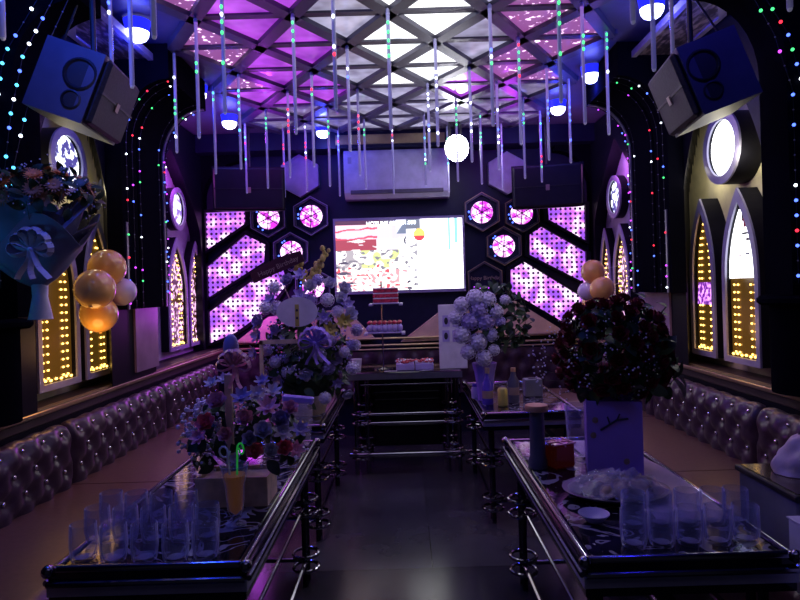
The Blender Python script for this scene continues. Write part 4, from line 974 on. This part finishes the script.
def bottle(name,label,cat,p,prof,m,cap=None,capm='gold_text',n=16,group=None,lab=None):
    t=thing(name,label,cat,p,group); obj('body',MB().lathe(prof,p,n),m,t)
    if cap: obj('cap',MB().lathe(cap,p,n),capm,t)
    if lab: obj('label_band',MB().lathe(lab,p,n),'gold_text',t)
    return t
bt_=[(.001,0),(.034,0),(.036,.01),(.036,.13),(.014,.17),(.013,.21),(.001,.21)]
bottle('violet_bottle','violet glass bottle below the hydrangeas on the far right table','bottle',PZ(488,404,TZ),bt_,'violet_bottle',[(.016,.20),(.016,.235),(.001,.235)],lab=[(.037,.04),(.037,.09)])
bottle('dark_bottle','dark bottle right of the yellow can on the far right table','bottle',PZ(514,402,TZ),[(.001,0),(.036,0),(.036,.14),(.02,.17),(.015,.2),(.001,.2)],'dark_bottle',[(.017,.2),(.017,.225),(.001,.225)],'tan',lab=[(.037,.05),(.037,.1)])
bottle('drink_can','yellow drink can between the bottles, far right table','can',PZ(503,406,TZ),[(.001,0),(.026,0),(.033,.008),(.033,.105),(.026,.115),(.001,.113)],'yellow_can')
bottle('small_jar','small pale lilac jar at the left of the bottles, far right table','jar',PZ(476,398,TZ),[(.001,0),(.03,0),(.032,.06),(.02,.08),(.001,.08)],'white_plastic',[(.022,.08),(.022,.1),(.001,.1)],'violet_bottle')
p=PZ(533,396,TZ); o=thing('tissue_box','small grey box at the right of the bottles, far right table','box',p)
obj('box',MB().box(p+Vector((-.06,-.04,0)),p+Vector((.06,.05,.12)),bev=.004),'grey_paper',o,False); obj('slot',MB().box(p+Vector((-.03,-.01,.12)),p+Vector((.03,.01,.124))),'black_text',o,False)
p=PZ(502,412,TZ); o=obj('tray',MB().box((-.18,-.03,0),(.18,.20,.006),bev=.002),'white_plastic',M4=T4(p+Vector((.03,.0,.0)))) ; bpy.data.objects.remove(o)
# ---- near right: vase with roses
Yv=2.46; vc=P(616,440,2.36); vx=vc.x+.02
rv=thing('rose_vase','square purple wrapped vase of dark red roses and leaves, near right table','flowers',(vx,Yv,TZ))
T=T4((vx,Yv,TZ))@RZ(math.radians(-14)); w2=.105; h=.30
mb=MB(); n=8
mb.ring([T@Vector(p) for p in ((-w2,-w2,0),(w2,-w2,0),(w2,w2,0),(-w2,w2,0))],[T@Vector(p) for p in ((-w2+.006,-w2+.006,0),(w2-.006,-w2+.006,0),(w2-.006,w2-.006,0),(-w2+.006,w2-.006,0))],(0,0,h))
mb.prism([T@Vector(p) for p in ((-w2,-w2,0),(w2,-w2,0),(w2,w2,0),(-w2,w2,0))],(0,0,.01))
obj('vase',mb,'lilac_paper',rv,False)
def vp(u,v): return T@Vector((-w2+2*w2*u,-w2-.0025,h*v))
mb=MB().tube([vp(.25,.62),vp(.42,.70),vp(.55,.76),vp(.75,.78)],.004,5).tube([vp(.42,.70),vp(.38,.80)],.003,5).tube([vp(.55,.76),vp(.6,.84)],.003,5)
obj('branch_print',mb,'black_text',rv)
for u,v in ((.16,.75),(.12,.55),(.7,.22)): obj('blossom_print',MB().ball(vp(u,v),.013,8,4,(1,.15,1)),'gold_text',rv)
cc=(vx+.015,Yv,TZ+.48)
greenery(rv,cc,.19,.17,.18,280,.075,.10,-.9)
greenery(rv,(vx+.12,Yv-.02,TZ+.40),.12,.12,.12,46,.10,.8,-.6)
for i,(p,n_) in enumerate(dome((vx+.015,Yv,TZ+.48),.215,.18,.22,80,-.7)): put(FM['rose','dark_rose'],'rose',rv,p,n_,R.uniform(.036,.046))
sprays(rv,(vx-.06,Yv-.02,TZ+.45),.24,.22,.22,34,.0042,'white_flower',(vx,Yv,TZ+.3),'gypsophila',-.5,9)
mb=MB().tube([(vx+.1,Yv,TZ+.5),(vx+.2,Yv,TZ+.62),(vx+.235,Yv,TZ+.66)],.003,5); obj('stem',mb,'stem',rv)
for dx,dz in ((.2,.60),(.235,.66),(.225,.63),(.18,.66),(.15,.70)): put(FM['leaf'],'leaf',rv,(vx+dx,Yv,TZ+dz),(.3,-.5,.8),.06)
# clear tumbler vase beside
p=PZ(578,470,TZ); p=Vector((.74,2.62,TZ)); 
bottle('glass_vase','empty clear violet-lit glass vase left of the purple rose vase','vase',p,[(.001,0),(.04,0),(.045,.02),(.06,.24),(.056,.24),(.04,.02),(.001,.012)],'glass',n=20)
# whisky decanter set
p=PZ(550,468,TZ); wx_,wy=p.x,p.y+.03
wb=thing('amber_bottle','square amber spirit bottle glowing red-orange, near right table','bottle',(wx_+.04,wy,TZ))
Tq=T4((wx_+.045,wy,TZ))@RZ(.35)
obj('body',MB().box((-.05,-.05,0),(.05,.05,.10),Tq,bev=.008),'amber',wb,False)
obj('ribs',MB().box((-.052,-.003,.09),(.052,.003,.103),Tq).box((-.003,-.052,.09),(.003,.052,.103),Tq).box((-.052,-.052,.1),(.052,-.046,.104),Tq).box((.046,-.052,.1),(.052,.052,.104),Tq),'pink_ribbon',wb,False)
ph=thing('wrapped_bottle','tall dark cylindrical bottle with a tan lid beside the amber bottle','bottle',(wx_-.045,wy-.01,TZ))
obj('body',MB().lathe([(.001,0),(.040,0),(.040,.03),(.033,.05),(.030,.24),(.001,.24)],(wx_-.045,wy-.01,TZ),20),'dark_bottle',ph)
obj('lid',MB().lathe([(.001,.24),(.048,.238),(.050,.25),(.046,.262),(.001,.265)],(wx_-.045,wy-.01,TZ),20),'tan',ph)
# platter of wrapped food
pc=PZ(600,490,TZ); pc=Vector((.735,2.16,TZ))
pl=thing('food_platter','round silver platter of food under crinkled clear plastic wrap, near right table','platter',pc)
obj('plate',MB().lathe([(.001,.004),(.10,.004),(.15,.012),(.185,.028),(.188,.032),(.183,.033),(.148,.02),(.10,.011),(.001,.011)],pc,40,SC(1,.8,1).to_3x3()),'steel_strip',pl)
for k in range(9):
    a=k*2.4; r=.10*math.sqrt(k/9); obj('food_piece',MB().ball(pc+Vector((r*math.cos(a)*1.2,r*math.sin(a)*.8,.034)),.034,9,6,(1.4,.8,.8),RZ(a)),'food',pl)
def wrap(u,v):
    a=2*PI*u; r=.17*v; p=Vector((r*math.cos(a),r*math.sin(a)*.8,.05*(1-v**2)+.03)); nn=noise.noise(p*30)*.030*(1-v*.4)+noise.noise(p*80)*.01; return pc+p+Vector((nn,nn*.5,nn))
obj('plastic_wrap',MB().grid(wrap,56,16),'thin_plastic',pl)
p=PZ(593,513,TZ)+Vector((.0,0,0)); o=obj('small_dish',MB().lathe([(.001,.003),(.02,.0),(.035,.012),(.05,.028),(.049,.03),(.033,.016),(.018,.006),(.001,.006)],(0,0,0),24),'white_plastic',M4=T4((p.x-.02,1.93,TZ))); tag(o,'small shallow white dish in front of the wrapped platter','dish')
# plastic sheet on the right of the table
def sheet(u,v):
    x=.78+.24*u+.02*math.sin(v*5)-.0; y=1.9+1.0*v; return Vector((x,y,TZ+.006+.008*abs(noise.noise(Vector((x*9,y*6,2))))))
o=obj('plastic_sheet',MB().grid(lambda u,v:sheet(u,v)+Vector((.0,0,.0)),18,50),'film'); tag(o,'crinkled pale lilac plastic sheet spread on the near right table','plastic sheet')
# boxes on the right seat
SZ=.527
eb=thing('equipment_box','grey box with a glossy black rimmed lid on the right sofa seat','box',(1.32,1.98,SZ))
obj('body',MB().box((1.17,1.82,SZ),(1.48,2.14,.765),bev=.006),'grey_paper',eb,False)
obj('lid',MB().box((1.16,1.81,.765),(1.48,2.15,.785),bev=.004),'rubber',eb,False); obj('glass_top',MB().box((1.175,1.825,.785),(1.465,2.135,.788)),'lid_glass',eb,False)
wb2=thing('white_carton','white carton at the right edge, in front of the grey box','box',(1.2,1.65,SZ))
obj('body',MB().box((1.115,1.50,SZ),(1.42,1.78,.735),bev=.004),'white_paper',wb2,False); obj('flap',MB().box((1.112,1.497,.735),(1.26,1.783,.739)).box((1.264,1.497,.735),(1.423,1.783,.739)),'white_paper',wb2,False)
bp=thing('blue_bottle','blue plastic bottle lying at the right edge on the white carton','bottle',(1.24,1.68,.74))
obj('body',MB().lathe([(.001,0),(.03,.0),(.034,.02),(.034,.10),(.014,.13),(.001,.13)],(1.17,1.70,.773),16,RY(PI/2).to_3x3()),'blue_plastic',bp); obj('cap',MB().lathe([(.016,.125),(.016,.15),(.001,.15)],(1.17,1.70,.773),12,RY(PI/2).to_3x3()),'white_plastic',bp)
def bagf(u,v):
    a=2*PI*u; z=.13*v; r=.13*(1-.62*v**1.5); q=Vector((r*math.cos(a),.75*r*math.sin(a),z)); k=noise.noise(q*25)*.035; return Vector((1.36,2.02,.79))+q*(1+k*4)
o=thing('carrier_bag','crumpled translucent plastic bag on top of the grey box','bag',(1.36,2.02,.79)); obj('bag',MB().grid(bagf,40,14),'film',o)
obj('bag_handle',MB().grid(lambda u,v:Vector((1.31+.05*u+.02*v,1.99+.01*math.sin(6*v),.90+.07*v+.01*noise.noise(Vector((u*5,v*5,0))))),5,7),'film',o)
# ---- balloons
def balloons(spec,side_,r0):
    for i,(px,py,Y,r,m,lb) in enumerate(spec):
        p=P(px,py,Y); t=thing('balloon',lb,'balloon',p,'balloons on the %s wall'%side_)
        pr=[(.001,-r*1.12),(r*.08,-r*1.10),(r*.10,-r*1.03)]+[(r*math.sin(PI*(.08+.92*k/14)),-r*math.cos(PI*(.08+.92*k/14))*1.04) for k in range(14)]+[(.001,r*1.04)]
        obj('balloon_skin',MB().lathe(pr,(0,0,0),28),m,t,M4=T4(p)@RX(R.uniform(-.6,.6))@RY(R.uniform(-1,1))); 
        obj('knot',MB().ball(p+Vector((0,r*.9,0)),r*.1,8,5),m,t)
        sg=1 if p.x>0 else -1; obj('string',MB().tube([p+Vector((0,r*.9,0)),Vector((sg*1.9 if p.x>0 else -1.785,p.y+.28,p.z+.06))],.0012,4),'white_paper',t)
balloons([(107,268,3.36,.102,'gold_balloon','top gold balloon of the left wall cluster'),(122,292,3.44,.078,'pearl_balloon','small pearl balloon at the right of the left wall cluster'),(99,314,3.34,.100,'gold_balloon','bottom gold balloon of the left wall cluster'),(95,289,3.17,.103,'gold_balloon','front gold balloon in the middle of the left wall cluster')],'left',.1)
balloons([(593,272,4.95,.098,'gold_balloon','top gold balloon of the right wall cluster'),(587,291,4.98,.075,'pearl_balloon','pearl balloon at the left of the right wall cluster'),(592,304,5.12,.085,'gold_balloon','lowest gold balloon of the right wall cluster'),(602,289,4.82,.098,'gold_balloon','right gold balloon of the right wall cluster')],'right',.1)
# ---- paper-wrapped bouquet on near left ledge
bc=P(38,262,2.36); bqx,bqy=bc.x,2.40
bq=thing('wrapped_bouquet','large grey paper-wrapped bouquet of orange flowers with white bow, near left ledge','bouquet',(-1.62,2.44,1.367))
ax=Vector((-.02,-.1,.30)); B0=Vector((bqx-.02,bqy,1.50))
def cone(u,v,open_=.30,ph=0,zz=.30,tip=.05):
    a=2*PI*u; r=.03+open_*v**.8*(1+.10*math.sin(a*6+ph)); z=zz*v+tip*v*v*math.sin(a*4+ph)
    q=Vector((r*math.cos(a),r*.6*math.sin(a),z)); return B0+(RY(-.10)@q)
obj('inner_wrap',MB().grid(lambda u,v:cone(u,v,.19,1,.30),48,8),'grey_paper',bq,True,solid=.0015)
obj('outer_wrap',MB().grid(lambda u,v:cone(u,v,.215,0,.20,.07),48,8),'dull_paper',bq,True,solid=.0015,label='white outer paper')
mb=MB().add([P(55,243,2.34),P(95,222,2.30),P(97,223,2.36),P(80,240,2.42)],[(0,1,2,3)]).add([P(62,232,2.3),P(90,205,2.34),P(84,196,2.44),P(50,215,2.46)],[(0,1,2,3)])
obj('paper_corner',mb,'grey_paper',bq,False,solid=.002)
hc=B0+Vector((-.0,0,.33))
greenery(bq,hc,.23,.15,.13,130,.06,.1,-.3)
for i,(p,n_) in enumerate(dome(hc+Vector((.0,0,.01)),.22,.15,.13,34,-.2)): put(FM['gerbera','orange_flower' if i%5==0 else 'brown_flower'],'blossom',bq,p,n_,R.uniform(.034,.046))
sprays(bq,hc,.24,.17,.16,26,.004,'white_flower',tuple(B0),'gypsophila')
obj('wrapped_stems',MB().lathe([(.045,0),(.028,.09),(.03,.14)],(B0.x+.0,B0.y,1.368),14),'satin',bq)
bow(bq,P(32,250,2.28),.085,'satin',3,loops=6)
o=thing('small_lamp_cup','small clear cup on the near left ledge below the bouquet','cup',(-1.66,2.40,1.367)); obj('cup',MB().lathe([(.001,0),(.022,0),(.027,.06),(.025,.06),(.02,.006),(.001,.006)],(-1.66,2.36,1.367),16),'glass',o); obj('candle',MB().lathe([(.001,.006),(.016,.006),(.016,.03),(.001,.03)],(-1.66,2.36,1.367),12),'led_green',o)
